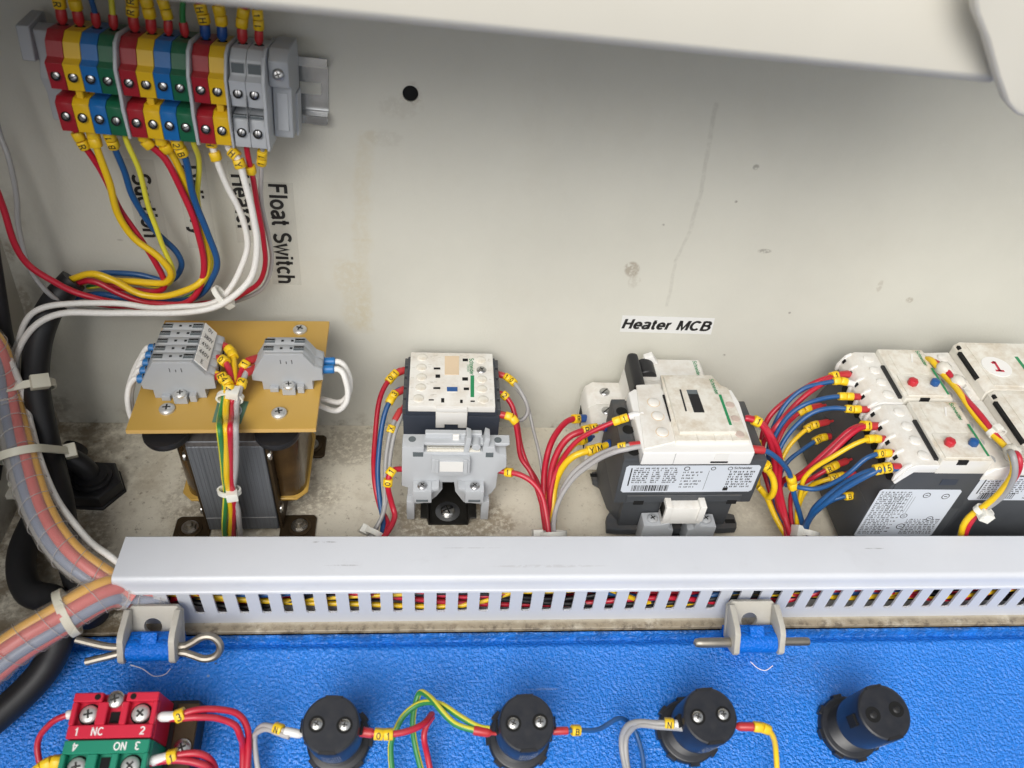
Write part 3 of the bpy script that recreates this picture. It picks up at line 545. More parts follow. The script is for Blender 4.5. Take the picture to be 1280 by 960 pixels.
MB().prism([(-6, 6), (-30, 8), (-30, 24), (-10, 27)], -6, 0, 'x', 'plgrey').build('latch', o, .4, 1)

# wires into the top of the strip
def rp(uu, o, h): return MR @ Vector((uu, -o, h))
tops = [('wred', 'bootred', 'R', 'red'), ('wyellow', 'bootred', '', 'yellow'), ('wblue', 'bootred', None, 'blue'), ('wlime', 'bootred', None, 'yellow green'),
        ('wred', 'bootred', 'R', 'red'), ('wyellow', 'bootred', '', 'yellow'), ('wblue', 'bootred', '', 'blue'), ('wgreen', 'bootred', None, 'green'),
        ('wred', 'bootblue', 'H', 'red'), ('wyellow', 'bootblue', '', 'yellow'), ('wred', 'bootred', '', 'red'), ('wsilver', 'bootred', '1', 'silver')]
tl = ['top of the leftmost red terminal', 'top of the leftmost yellow terminal', 'top of the leftmost blue terminal', 'top of the leftmost green terminal', 'top of the middle red terminal', 'top of the middle yellow terminal', 'top of the middle blue terminal', 'top of the middle green terminal', 'blue ferrule on the rightmost red terminal', 'blue ferrule on the rightmost yellow terminal', 'top of the left grey terminal', 'top of the right grey terminal']
random.seed(3)
for i, (m, bt, ch, nm) in enumerate(tops):
    dx = random.uniform(-7, 7); big = 1.9 if i in (0, 1, 4, 5, 8, 9, 10) else 1.5
    P = [rp(TX[i], 27, 27), rp(TX[i], 27, 35), rp(TX[i] + dx * .4, 28, 48), rp(TX[i] + dx, 30, 66), rp(TX[i] + dx * 1.6, 26, 92), rp(TX[i] + dx * 1.4, 18, 112)]
    mk = [] if ch is None else [(8.2, ch), (13, ch)]
    wire('%s wire rising from the %s' % (nm, tl[i]), m, P, big, 'wgreen' if m == 'wlime' else None, start=bt, marks=mk, group='wires above the terminal strip', lead=(0, -1, .3), blen=5.5)

# wires leaving the bottom of the strip (sight lines measured on the wall)
q = zoom(2.909, 0, 180, Wp)
def Q(*pts): return [q(*p) for p in pts]
def tb(i): return [rp(TX[i], 33, -20), rp(TX[i], 33, -25)]
L2 = (0, -1, .3)
wire('red wire from leftmost red terminal looping down the wall', 'wred', tb(0) + Q((375, 110, 30), (440, 250, 26), (555, 415, 22), (597, 500, 20), (575, 538, 18), (480, 528, 17), (380, 508, 16), (300, 500, 15), (250, 515, 14), (205, 545, 12)), 1.9, marks=[(6, '', 0), (11, 'R')], lead=L2)
wire('yellow wire from leftmost yellow terminal curving over the red one', 'wyellow', tb(1) + Q((395, 130, 33), (420, 250, 31), (490, 350, 29), (590, 420, 27), (626, 465, 25), (605, 500, 22), (540, 505, 20), (440, 495, 19), (330, 500, 17), (240, 520, 15)), 2.1, marks=[(4, ''), (8.5, '')], lead=L2)
wire('blue wire from leftmost blue terminal behind the yellow ones', 'wblue', tb(2) + Q((455, 90, 27), (490, 200, 24), (560, 310, 20), (640, 400, 16), (655, 450, 14), (610, 500, 12), (500, 478, 11), (400, 465, 10), (340, 470, 10), (270, 495, 10)), 1.9, marks=[(4.5, '1'), (9.5, 'B')], lead=L2)
wire('yellow and green striped earth wire beside the leftmost blue wire', 'wlime', tb(3) + Q((502, 80, 31), (530, 220, 28), (580, 340, 25), (630, 440, 22), (632, 490, 20), (590, 515, 17), (480, 510, 15), (400, 505, 13), (320, 520, 12)), 1.6, 'wgreen', lead=L2)
wire('red wire from middle red terminal sweeping down to the black sleeve', 'wred', tb(4) + Q((600, 60, 31), (655, 165, 29), (715, 300, 27), (745, 420, 26), (730, 515, 25), (660, 577, 25), (540, 578, 24), (430, 540, 23), (340, 505, 21), (270, 510, 19), (215, 545, 15)), 2.0, marks=[(7, ''), (3, '')], lead=L2)
wire('yellow wire from middle yellow terminal arching into the black sleeve', 'wyellow', tb(5) + Q((635, 50, 29), (690, 180, 25), (735, 330, 22), (752, 440, 22), (715, 510, 26), (620, 556, 27), (520, 548, 27), (420, 500, 26), (330, 472, 24), (265, 482, 21), (215, 525, 16)), 2.1, marks=[(4, ''), (9, '')], lead=L2)
wire('blue wire from middle blue terminal bulging to the right', 'wblue', tb(6) + Q((682, 70, 31), (705, 190, 29), (750, 320, 27), (785, 420, 25), (768, 500, 22), (715, 555, 20), (620, 575, 17), (480, 560, 15), (330, 545, 12), (240, 560, 10)), 2.0, marks=[(5, '2'), (10, 'B')], lead=L2)
wire('yellow and green striped earth wire beside the middle blue wire', 'wlime', tb(7) + Q((722, 80, 24), (722, 180, 20), (740, 300, 16), (765, 420, 14), (740, 510, 12), (650, 570, 10), (520, 570, 9), (350, 560, 8)), 1.6, 'wgreen', lead=L2)
wire('upper white braided heater wire arching across to the left', 'wwhite', tb(8) + Q((800, 70, 33), (835, 160, 32), (880, 280, 32), (893, 390, 32), (855, 500, 33), (775, 575, 35), (610, 598, 37), (440, 585, 38), (290, 573, 40), (170, 592, 42), (90, 650, 44), (52, 740, 46), (30, 840, 46)), 1.9, marks=[(3, 'H'), (10, '')], lead=L2)
wire('lower white braided heater wire arching across to the left', 'wwhite', tb(9) + Q((862, 50, 35), (893, 140, 36), (925, 260, 37), (935, 370, 38), (905, 490, 39), (820, 573, 41), (700, 608, 43), (540, 622, 44), (340, 609, 46), (200, 625, 48), (110, 680, 50), (60, 780, 50), (70, 880, 40), (60, 960, 30)), 2.0, marks=[(9, 'H'), (14.5, 'Y')], lead=L2)
wire('red wire from left grey terminal running beside the float switch label', 'wred', tb(10) + Q((918, 110, 29), (930, 220, 25), (955, 340, 22), (968, 430, 20), (945, 505, 18), (885, 545, 17), (780, 575, 17), (650, 590, 16), (480, 588, 14), (330, 580, 12)), 1.6, marks=[(17, '')], lead=L2)
wire('thin grey wire from right grey terminal beside the float switch label', 'wsilver', tb(11) + Q((955, 90, 28), (950, 220, 22), (970, 330, 18), (985, 430, 15), (965, 510, 14), (900, 552, 13), (780, 590, 12), (600, 598, 10)), 1.35, marks=[(7, '1'), (12, '1')], lead=L2)
wire('thin grey wire hanging down the left edge of the wall', 'wgrey', Q((-60, -260, 30), (-10, -60, 34), (35, 60, 38), (62, 190, 38), (75, 340, 36), (110, 460, 34), (180, 545, 32), (290, 600, 28), (420, 612, 22)), 1.6)
wire('red wire entering from the left edge under the white wires', 'wred', Q((-120, -60, 36), (0, 215, 36), (70, 380, 36), (140, 465, 35), (230, 525, 34), (340, 560, 33), (480, 592, 30), (640, 600, 22), (760, 590, 15)), 2.0)
tie('small white cable tie binding the two white heater wires', q(805, 552, 38), q(845, 530, 38) - q(770, 580, 38), 3.0, 5.5, 1.9, 'nylonwhite', 3.0, 4.6, up=(0, -1, .3), tail=6)

# ---- adhesive labels on the wall
def wlabel(name, s, label, px0, px1, w, h, tm, size, rot, tape, shear=0.0, bold=.035, ang=0.0, sx=1.0):
    a = MWi @ Wp(*px0); bq = MWi @ Wp(*px1); c = (a + bq) / 2
    o = MB().box(-w / 2, w / 2, -h / 2, h / 2, .06, .18, tape).build(name, None, M=MW @ T(c.x, 0, c.z) @ Matrix.Rotation(R(90), 4, 'X') @ Matrix.Rotation(R(rot + ang), 4, 'Z')); tag(o, label, 'label')
    text(s, size, tm, o, T(0, 0, .24), shear=shear, bold=bold, sx=sx)
wlabel('adhesive_label', 'Heater MCB', 'white sticker reading Heater MCB on the wall above the breaker', (770, 400), (897, 412), 62, 12.5, 'ink', 7.3, 0, 'labeltape', .20, .046, -.5, 1.24)
LB = (0, -0.6)
wlabel('adhesive_label', 'Float Switch', 'clear upright tape reading Float Switch, rightmost on the wall', (330, 225), (374, 358), 66, 17.5, 'ink', 10.4, -90, 'cleartape', 0, .030, -.3, .93)
wlabel('adhesive_label', 'Heater', 'clear upright tape reading Heater behind the white wires', (290, 205), (318, 300), 50, 12.5, 'ink', 10.2, -90, 'cleartape', 0, .030, -.3, .95)
wlabel('adhesive_label', 'Delivery', 'clear upright tape reading Delivery behind the red and blue wires', (222, 185), (266, 312), 60, 16.5, 'ink', 10.2, -90, 'cleartape', 0, .030, -.3, .95)
wlabel('adhesive_label', 'Suction', 'clear upright tape reading Suction behind the leftmost wires', (160, 200), (206, 312), 56, 17, 'ink', 10.2, -90, 'cleartape', 0, .030, -.3, .95)

# ================================================================== TRANSFORMER
MT = T(-117, -56, 0) @ Matrix.Rotation(R(1.2), 4, 'Z')
tr = thing('transformer', 'open frame transformer with laminated steel core and tan terminal board', 'transformer', MT)
b = MB(); b.box(-20.5, 20.5, -36, 36, 4, 78, 'lam'); b.box(-20.3, 20.3, -35.8, 35.8, 78, 82, 'lamtop')
b.build('laminated_core', tr, .4, 1)
b = MB()
for k in range(19): b.box(-19.6 + k * 2.1, -19.45 + k * 2.1, -36.12, -36, 5, 78 + (k * 7 % 5) * .5, 'lamedge')
b.box(-20.3, 20.3, -36.3, -36, 15.4, 15.8, 'wgrey'); b.build('lamination_edge', tr)
for s in (-1, 1):
    MB().box(s * 20.6, s * 22.6, -34, 34, 0, 80, 'bronze').build('side_frame', tr, .3, 1)
    for (yy, zz) in ((-33, 68), (-31, 18)): screw(tr, (s * 22.6, yy, zz), (s, 0, 0), 3.0, 'steel', 'cross', name='frame_bolt', up=(0, 0, 1))
    b = MB(); pr = []
    for a in range(0, 181, 15):
        pr.append((24 - 9 + 9 * math.cos(R(90 - a / 2)) if False else 0, 0))
    q0 = -8 if s > 0 else -13; poly = [(22.7, -27)] + [(36 + q0 + 9 * math.sin(R(t)), -18 - 9 * math.cos(R(t))) for t in range(0, 91, 15)] + [(36 + q0 + 9 * math.sin(R(t)), 18 - 9 * math.cos(R(t))) for t in range(90, 181, 15)] + [(22.7, 27)]
    b.prism([(s * p[0], p[1]) for p in poly], 19, 74, 'z', 'varnish'); b.build('coil', tr, .8, 2)
    for zz, ex in ((22.5, q0 * .7), (74, -4 + q0)): MB().prism([(s * 22.7, -29), (s * (38 + ex), -29), (s * (44 + ex), -23), (s * (44 + ex), 24), (s * (38 + ex), 29), (s * 22.7, 29)], zz, zz + 1.8, 'z', 'phenol').build('bobbin_flange', tr, .3, 1)
    for (y0, y1, yb) in ((-44, -24, -33.5), (24, 44, 34)):
        MB().prism([(s * 20.7, y0), (s * 40, y0), (s * 42, y0 + 2), (s * 42, y1 - 2), (s * 40, y1), (s * 20.7, y1)], .1, 2.2, 'z', 'bronze').build('mounting_foot', tr, .5, 1)
        screw(tr, (s * 32.5, yb, 2.2), (0, 0, 1), 4.0, 'oldsteel', 'hex', name='mounting_bolt', roll=.3 * s)
    for yy in (-33, 30): MB().lathe([(2.5, 80), (2.5, 94)], (s * 29, yy, 0), (0, 0, 1), 14, 'zinc').lathe([(11.5, 84), (12.2, 86), (12, 88.5), (8, 89)], (s * 29, yy, 0), (0, 0, 1), 30, 'black').build('rubber_spacer', tr)
c0 = inv(tr) @ Vector((-114.8, -51, 94))
b = MB(); b.box(-48.5, 48.5, -45.5, 45.5, 0, .4, 'phenoledge'); b.box(-48.5, 48.5, -45.5, 45.5, .4, 2.4, 'phenoledge'); b.box(-48.3, 48.3, -45.3, 45.3, 2.41, 2.6, 'phenol')
board = b.build('terminal_board', tr, M=T(*c0) @ Matrix.Rotation(R(-1.2 + 1.6), 4, 'Z'))
for px, py in ((209, 512), (349, 517), (375, 413)): p = inv(tr) @ Fp(px, py, 96.8); screw(tr, p, (0, 0, 1), 4.1, 'boltzinc', 'cross', name='board_screw', roll=px)
pa = [inv(tr) @ Fp(*p, 96.7) for p in ((265, 528), (273, 499), (311, 502), (301, 530))]
MB().add([(p.x, p.y, 96.75) for p in pa] + [(p.x, p.y, 96.85) for p in pa], [(0, 1, 2, 3), (7, 6, 5, 4), (0, 4, 5, 1), (1, 5, 6, 2), (2, 6, 7, 3), (3, 7, 4, 0)], 'stickergreen').build('green_sticker', tr)
b = MB(); c = sum(pa, Vector()) / 4
for rr in (6.2, 4.4): b.ringplate([(c.x + rr * math.cos(t * .3927), c.y + rr * math.sin(t * .3927)) for t in range(16)], (c.x, c.y), rr - .7, 96.87, 96.92, 'z', 'paper')
b.build('sticker_print', tr)

def tblock(label, n, M, strip=None):
    o = thing('terminal_block', label, 'terminal block', M, 'terminal blocks on the transformer board')
    P = [(-14.5, 0), (-14.5, 6), (-19.5, 7), (-19.5, 11), (-11, 25.5), (9, 25.5), (14.5, 17), (18.5, 15), (18.5, 7), (12.5, 6.4), (12.5, 0)]
    e = MB().prism(P, -2.2, 0, 'y', 'plgrey'); e.prism([(-3.5, 0), (-3.5, 5), (3.5, 5), (3.5, 0)], -7, -2.2, 'y', 'plgrey')
    e.box(-10.5, -6, -4.5, -2.2, 0, 3, 'plgrey'); e.box(4.5, 8, -5.5, -2.2, 0, 4.5, 'plgrey')
    for dx in (-3, 0, 3): e.box(dx - .3, dx + .3, -2.35, -2.15, 19, 22 if dx else 21, 'ink')
    e.build('end_plate', o, .35, 1)
    text('connect', 3.2, 'plgrey2', o, frame((0, -2.32, 13.5), (1, 0, 0), (0, 0, 1)), name='moulded_logo', shear=.15) if False else None
    screw(o, (0, -4.6, 5), (0, 0, 1), 3.2, 'boltzinc', 'cross', roll=.2)
    b = MB(); b.prism(P, .12, 6.2, 'y', 'plgrey')
    for sx in (-1, 1):
        b.box(sx * 8 - 3 - (1.2 if sx < 0 else 1.2), sx * 8 + 1.5, 1.2, 5, 25.45, 25.6, 'void' if False else 'smoke'); b.box(sx * 2.6 - .8, sx * 2.6 + .8, 2.2, 4, 25.45, 25.65, 'void')
        b.box(sx * 8 - 3.9, sx * 8 + 1.2, 3.3, 4.9, 25.5, 25.66, 'void')
    for sx in (-1, 1): b.lathe([(1.9, 0), (1.9, .3)], (sx * (19.5 if sx < 0 else 18.5), 3.1, 10.8), (sx, 0, 0), 14, 'void')
    mod = b.mesh('module', .3, 1)
    for k in range(n): put('module', mod, o, T(0, k * 6.3, 0))
    if strip:
        d = Vector((5.5, 0, -8.5)).normalized(); nn = Vector((8.5, 0, 5.5)).normalized()
        for k, s in enumerate(strip):
            p = Vector((11.9, 3.1 + k * 6.3, 21.2)) + nn * .4
            t = MB().box(-3, 3, -4.5, 4.5, 0, .5, 'whiteclean').build('marker_tag', o, .12, 1, M=frame(p, (0, 1, 0), -d))
            text(s, 2.9, 'ink', t, T(0, 0, .56) @ Matrix.Rotation(R(-90), 4, 'Z'), bold=.02, sx=.8)
    return o
MB1 = T(-138.5, -71, 96.7) @ Matrix.Rotation(R(1.6), 4, 'Z')
tblock('long five way grey terminal block with voltage tags on transformer board', 5, MB1, ['E', '440V', '415V', '380V', '0V'])
MB2 = T(-82.5, -63, 96.7) @ Matrix.Rotation(R(1.6), 4, 'Z')
tblock('short two way grey terminal block right on the transformer board', 2, MB2)
for k in range(5):
    o = tag(MB().lathe([(2.3, 0), (2.5, 1), (2.5, 8), (1.8, 8.6)], (0, 0, 0), (-1, 0, .05), 12, 'terminalblue').build('ferrule', None, M=MB1 @ T(-14.5, 3.1 + k * 6.3, 9)), 'blue ferrule sleeve, %s from the front on the long terminal block' % ['first', 'second', 'third', 'fourth', 'fifth'][k], 'ferrule', 'blue ferrules on the long terminal block')
    a = MB1 @ Vector((-22.3, 3.1 + k * 6.3, 9.2)); h = a.z
    P = [a, a + Vector((-2, 0, 0)), a + Vector((-5, -2 - k, -4)), a + Vector((-6.2 - .5 * k, -6 - 4 * k, -12)), a + Vector((-5.5, -8 - 5 * k, -22)), a + Vector((-1, -5 - 5 * k, -28)), a + Vector((9, 0 - 4 * k, -30))]
    wire('white braided lead from the %s ferrule at the board\'s left edge' % ['first', 'second', 'third', 'fourth', 'fifth'][k], 'wwhite', P, 1.7, group='white leads at the left of the board')
for k in range(2):
    tag(MB().lathe([(2.3, 0), (2.5, 1), (2.5, 9), (1.8, 9.6)], (0, 0, 0), (1, 0, .05), 12, 'terminalblue').build('ferrule', None, M=MB2 @ T(15, 3.1 + k * 6.3, 10)), 'blue ferrule sleeve on the short terminal block, %s one' % ['front', 'rear'][k], 'ferrule', 'blue ferrules on the short terminal block')
    a = MB2 @ Vector((24, 3.1 + k * 6.3, 10.2))
    P = [a, a + Vector((3, 0, 0)), a + Vector((6, -1, -3)), a + Vector((8, -3, -11)), a + Vector((6.5, -5, -20)), a + Vector((0, -5, -27)), a + Vector((-12, 0, -29))]
    wire('white braided lead looping from the %s ferrule at board\'s right edge' % ['front', 'rear'][k], 'wwhite', P, 1.8, group='white leads at the right of the board')
# leads tied together over the front of the board
z5 = zoom(4.571, 150, 390, Fp); z7 = zoom(5.333, 190, 520, Vp)
def dn(dx, k=0): return [z7(455 + dx + k, 90, -106), z7(470 + dx * .9 + k, 250, -107), z7(490 + dx * .75, 400, -106), z7(505 + dx * .45, 500, -104), z7(500 + dx * .8, 620, -103), z7(490 + dx * .9, 740, -101), z7(490 + dx, 840, -99)]
wire('yellow and green earth lead tied down the transformer front', 'wlime', [z5(530, 360, 108), z5(585, 370, 110), z5(605, 420, 108), z5(595, 500, 102), z5(570, 600, 101)] + dn(-10), 1.9, 'wgreen', start='bootred', marks=[(9, 'E')])
wire('yellow lead beside the earth lead tied down the transformer front', 'wyellow', [z5(545, 350, 110), z5(605, 375, 111), z5(630, 430, 109), z5(615, 500, 103), z5(600, 600, 102)] + dn(28), 1.9, marks=[(10, '4'), (14.5, '4')])
wire('upper yellow lead dropping from the rear of the long terminal block', 'wyellow', [z5(565, 182, 108), z5(610, 195, 110), z5(645, 230, 110), z5(655, 320, 108), z5(645, 430, 106), z5(628, 520, 101)], 1.8, start='bootred', marks=[(11, ''), (15, '')])
wire('red lead from the long terminal block tied down the transformer front', 'wred', [z5(530, 262, 108), z5(590, 280, 111), z5(625, 320, 110), z5(640, 400, 108), z5(632, 500, 102), z5(630, 600, 101)] + dn(62), 1.9, start='bootred', marks=[(11, '0')])
wire('red lead from the short terminal block joining the tied leads', 'wred', [z5(795, 262, 108), z5(745, 275, 110), z5(690, 330, 109), z5(665, 420, 107), z5(640, 520, 101)], 1.8, start='bootred', marks=[(11, '1')])
wire('grey lead from the short terminal block tied down the transformer front', 'wsilver', [z5(780, 318, 108), z5(735, 330, 110), z5(705, 380, 109), z5(680, 450, 107), z5(663, 520, 102), z5(660, 600, 101)] + dn(95), 1.7, start='bootred', marks=[(15, '2')])
tie('white cable tie round the leads above the green sticker', z5(628, 490, 103), (0.05, 1, 0), 3.4, 6.2, .3, 'nylonwhite', 3.2, 6)
tie('white cable tie round the leads in front of the core', z7(515, 500, -104), (0, 0.1, 1), 3.0, 5.4, 3.5, 'nylonwhite', 3.0, 5.5, up=(0, 1, 0))

# ================================================================== SMALL CONTACTOR
def quad(b, pts, h0, h1, m):
    n = len(pts); b.add([(p.x, p.y, h0) for p in pts] + [(p.x, p.y, h1) for p in pts], [tuple(range(n)), tuple(range(2 * n - 1, n - 1, -1))] + [((i + 1) % n, i, n + i, n + (i + 1) % n) for i in range(n)], m)
def rail_y(label, cx, y0, y1, m, boltp=None, wide=17.5):
    o = thing('mounting_rail', label, 'mounting rail', T(cx, 0, .1), 'mounting rails on the floor'); k = wide / 17.5
    P = [(-12.5 * k, 0), (12.5 * k, 0), (13.5 * k, 6.5), (wide, 6.5), (wide, 7.6), (12.6 * k, 7.6), (11.6 * k, 1.2), (-11.6 * k, 1.2), (-12.6 * k, 7.6), (-wide, 7.6), (-wide, 6.5), (-13.5 * k, 6.5)]
    MB().prism(P, y0, y1, 'y', m).build('rail_profile', o, .3, 1)
    if boltp: screw(o, (boltp[0] - cx, boltp[1], 1.2), (0, 0, 1), 4.6, 'steel', 'washer', name='rail_bolt')
    return o
rail_y('short black mounting rail under the small contactor', 7.2, -86, -3, 'railblack', (6.8, -76))
rail_y('mounting rail under the heater breaker and large contactor', 147, -112, -2, 'railzinc')
rail_y('mounting rail under the overload relays', 284, -112, -4, 'railzinc')
rail_y('mounting rail under the rightmost relays', 350, -112, -4, 'railzinc')

MC = T(8, -25.5, 0); c1 = thing('contactor', 'small contactor with white top and dark blue body', 'contactor', MC)
b = MB(); b.box(-29.5, 29.5, -24.3, 24.3, 8, 61, 'navy'); b.box(-27.5, 27.5, -23, 23, 7.8, 9, 'black'); b.box(-28, 28, -24, 24, 61, 66.5, 'navy'); b.build('body', c1, .8, 2)
b = MB(); tm = MB().box(-1.2, 3.0, -3.6, 3.6, 0, 11, 'charcoal').box(-1.3, -1.0, -2.4, 2.4, 1, 7, 'void').mesh('terminal_shroud', .3, 1)
for s in (-1, 1):
    for k in range(5): put('terminal_shroud', tm, c1, T(s * 28.7, -19.2 + k * 9.6, 55) @ Matrix.Rotation(0 if s < 0 else math.pi, 4, 'Z'))
b = MB(); b.box(-26.3, 26.3, -24.5, 24.5, 65, 70, 'white'); b.prism([(-9.7, 66), (-9.7, 52.5), (-4.2, 52.5), (-4.2, 55.5), (4.0, 55.5), (4.0, 52.5), (9.5, 52.5), (9.5, 66)], -26, -24.2, 'y', 'whiteclean'); b.box(-9.7, 9.5, -26, -24.2, 65.98, 69.9, 'whiteclean')
b.build('front_cover', c1, .5, 2)
z8 = zoom(7.38, 480, 430, Fp); i1 = inv(c1)
def t8(x, y, h=70.0): return i1 @ z8(x, y, h)
dome = MB().lathe([(3.3, 0), (3.2, .55), (2.6, .95), (1.2, 1.1), (.02, 1.12)], n=20, m='cover').mesh('screw_cap')
for k, (xl, yl) in enumerate([(352, 125), (345, 218), (345, 308), (340, 402), (318, 503)]): put('screw_cap', dome, c1, T(*t8(xl, yl)))
for k, (xl, yl) in enumerate([(893, 150), (898, 245), (903, 328), (905, 418), (915, 515)]):
    if k == 1: screw(c1, t8(xl, yl, 69.6), (0, 0, 1), 3.1, 'zinc', 'cross'); continue
    put('screw_cap', dome, c1, T(*t8(xl, yl)))
def rect8(name, x0, y0, x1, y1, h0, h1, m, par=c1): b = MB(); quad(b, [t8(x0, y0), t8(x1, y0), t8(x1, y1), t8(x0, y1)], h0, h1, m); return b.build(name, par, .05, 1)
rect8('rating_sticker', 560, 112, 692, 285, 69.9, 70.25, 'tan'); rect8('slider_slot', 578, 345, 680, 445, 69.9, 70.3, 'white'); rect8('slider', 580, 400, 678, 440, 70.0, 70.45, 'buttonblue')
for (x0, y0, x1, y1) in [(458, 217, 520, 235), (475, 282, 518, 312), (455, 398, 520, 416), (725, 135, 775, 160), (722, 308, 775, 338), (735, 402, 785, 426), (412, 510, 460, 522), (527, 500, 556, 540), (702, 515, 726, 545), (798, 522, 838, 535)]: rect8('vent_slot', x0, y0, x1, y1, 69.9, 70.12, 'void')
rect8('green_bar', 798, 290, 832, 490, 69.9, 70.1, 'greenink')
g = t8(810, 208); text('Schneider', 2.9, 'greenink', c1, T(g.x, g.y, 70.1) @ Matrix.Rotation(R(-90), 4, 'Z'), bold=.02)
g = t8(778, 225); text('Electric', 1.7, 'greenink', c1, T(g.x, g.y, 70.1) @ Matrix.Rotation(R(-90), 4, 'Z'))
for (x, y, s) in [(278, 125, 'A1'), (270, 218, '1'), (262, 310, '3'), (258, 402, '5'), (250, 505, '13'), (970, 150, 'A2'), (972, 245, '2'), (978, 328, '4'), (985, 418, '6'), (990, 520, '14')]:
    g = t8(x, y); text(s, 1.7, 'faintink', c1, T(g.x, g.y, 70.08) @ Matrix.Rotation(R(-90), 4, 'Z'))
b = MB(); random.seed(2)
for (x, y) in [(430, 120), (490, 110), (430, 200), (460, 342), (455, 466), (700, 110), (775, 108), (420, 360)]:
    for k in range(4):
        g = t8(x + random.uniform(-25, 25), y + random.uniform(-15, 15)); b.box(g.x - random.uniform(.4, 1.6), g.x + .6, g.y - .14, g.y + .14, 70.0, 70.06, 'faintink')
b.build('fine_print', c1)

# ================================================================== FUSE TERMINAL IN FRONT OF IT
fu = thing('fuse_terminal', 'light grey fuse terminal gripping the black rail in front of the small contactor', 'fuse terminal', T(8, -80, 0))
OUT = [(-28.6, 66.3), (-29.6, 31.3), (-25.8, 29.7), (-27.2, 4.5), (-21.8, 4.5), (-21.3, 13.3), (-13.4, 15.6), (-8.4, 21.4), (-4.9, 28.1), (-5.0, 34.8), (2.0, 34.8), (3.0, 25.9), (8.3, 15.7), (19.3, 13.5), (19.7, 5.2), (24.5, 4.6), (23.6, 22.7), (25.6, 25.0), (27.8, 30.6), (28.1, 43.7), (33.0, 49.1), (32.3, 59.5), (28.1, 60.5), (25.9, 62.5), (25.0, 66.6), (18.2, 66.6), (18.0, 61.4), (-16.2, 61.0), (-16.0, 66.4)]
MB().prism(OUT, 0, 9.5, 'y', 'plgrey2').build('body', fu, .5, 2)
MB().prism([(-28.4, 66.2), (-28.4, 64), (32, 64), (34, 65), (34, 66.2)], 3.2, 10.4, 'y', 'plgrey2').build('top_flange', fu, .3, 1)
MB().box(-15.5, 17.6, 7.6, 11.2, 60, 69.5, 'plgrey2').build('trough_wall', fu, .4, 1)
MB().box(-14.5, 16.8, .9, 7.4, 61.2, 62.4, 'hotglue').box(-14, 16, 2, 3, 62.4, 63.6, 'steel').build('fuse_strip', fu, .15, 1)
MB().box(.5, 4.4, 5.6, 7.4, 64.5, 70.2, 'whiteclean').build('latch_button', fu, .4, 1)
for x0 in (6.8, 17.6): MB().prism([(x0, 61), (x0 + 3.2, 61), (x0 + 4.4, 73), (x0 + 1.6, 74.5)], .2, 8.6, 'y', 'plgrey2').build('fuse_clip', fu, .4, 2)
MB().lathe([(2.6, 0), (2.6, 8)], (14.2, .6, 65.5), (0, 1, 0), 16, 'plgrey2').build('fuse_holder', fu, .2, 1)
for x0 in (-23, 27): MB().lathe([(2.2, 0), (2.2, .3)], (x0, 6, 66.25), (0, 0, 1), 16, 'smoke').build('screw_hole', fu)
for (x0, x1) in ((-22.5, -16.5), (20, 24.5)): MB().box(x0, x1, -.25, .5, 58, 62, 'smoke').build('side_pocket', fu, .15, 1)
MB().prism([(-11.4, 59.8), (-11.6, 48), (-7.2, 45.2), (7.3, 44.6), (11, 47.4), (10.8, 59.8)], -4, 0, 'y', 'plgrey2').build('tag_holder', fu, .5, 2)
MB().box(-9.6, -7.4, -4.8, -4, 48.6, 60.2, 'plgrey2').box(7.2, 9.4, -4.8, -4, 48.6, 60.2, 'plgrey2').box(-7, 7, -4.3, -4, 49.5, 58.6, 'whiteclean').build('tag', fu, .2, 1)
for s, cx in ((-1, -17), (1, 14.4)):
    MB().box(cx - 5.6, cx + 5.6, -8.5, 0, 25.5, 36.5, 'plgrey2').prism([(cx - s * 5.6 * -1 - 0, 36.0), (cx + s * -5.6, 36), (cx + s * -10, 37.5), (cx + s * -10, 34.5), (cx + s * -6.5, 33.5), (cx + s * -5.6, 30)], -6.5, 0, 'y', 'plgrey2').build('clamp_block', fu, .5, 2)
    screw(fu, (cx, -4.4, 36.5), (0, 0, 1), 3.0, 'zinc', 'cross', roll=.7)
    MB().box(cx - 3.6, cx + 3.6, -8.75, -8.3, 26.8, 28.8, 'smoke').build('clamp_slot', fu, .1, 1)
    MB().box(cx + s * 7.2 - 2.4, cx + s * 7.2 + 2.4, -5, .3, 4.6, 22, 'plgrey2').build('rail_claw', fu, .6, 2)

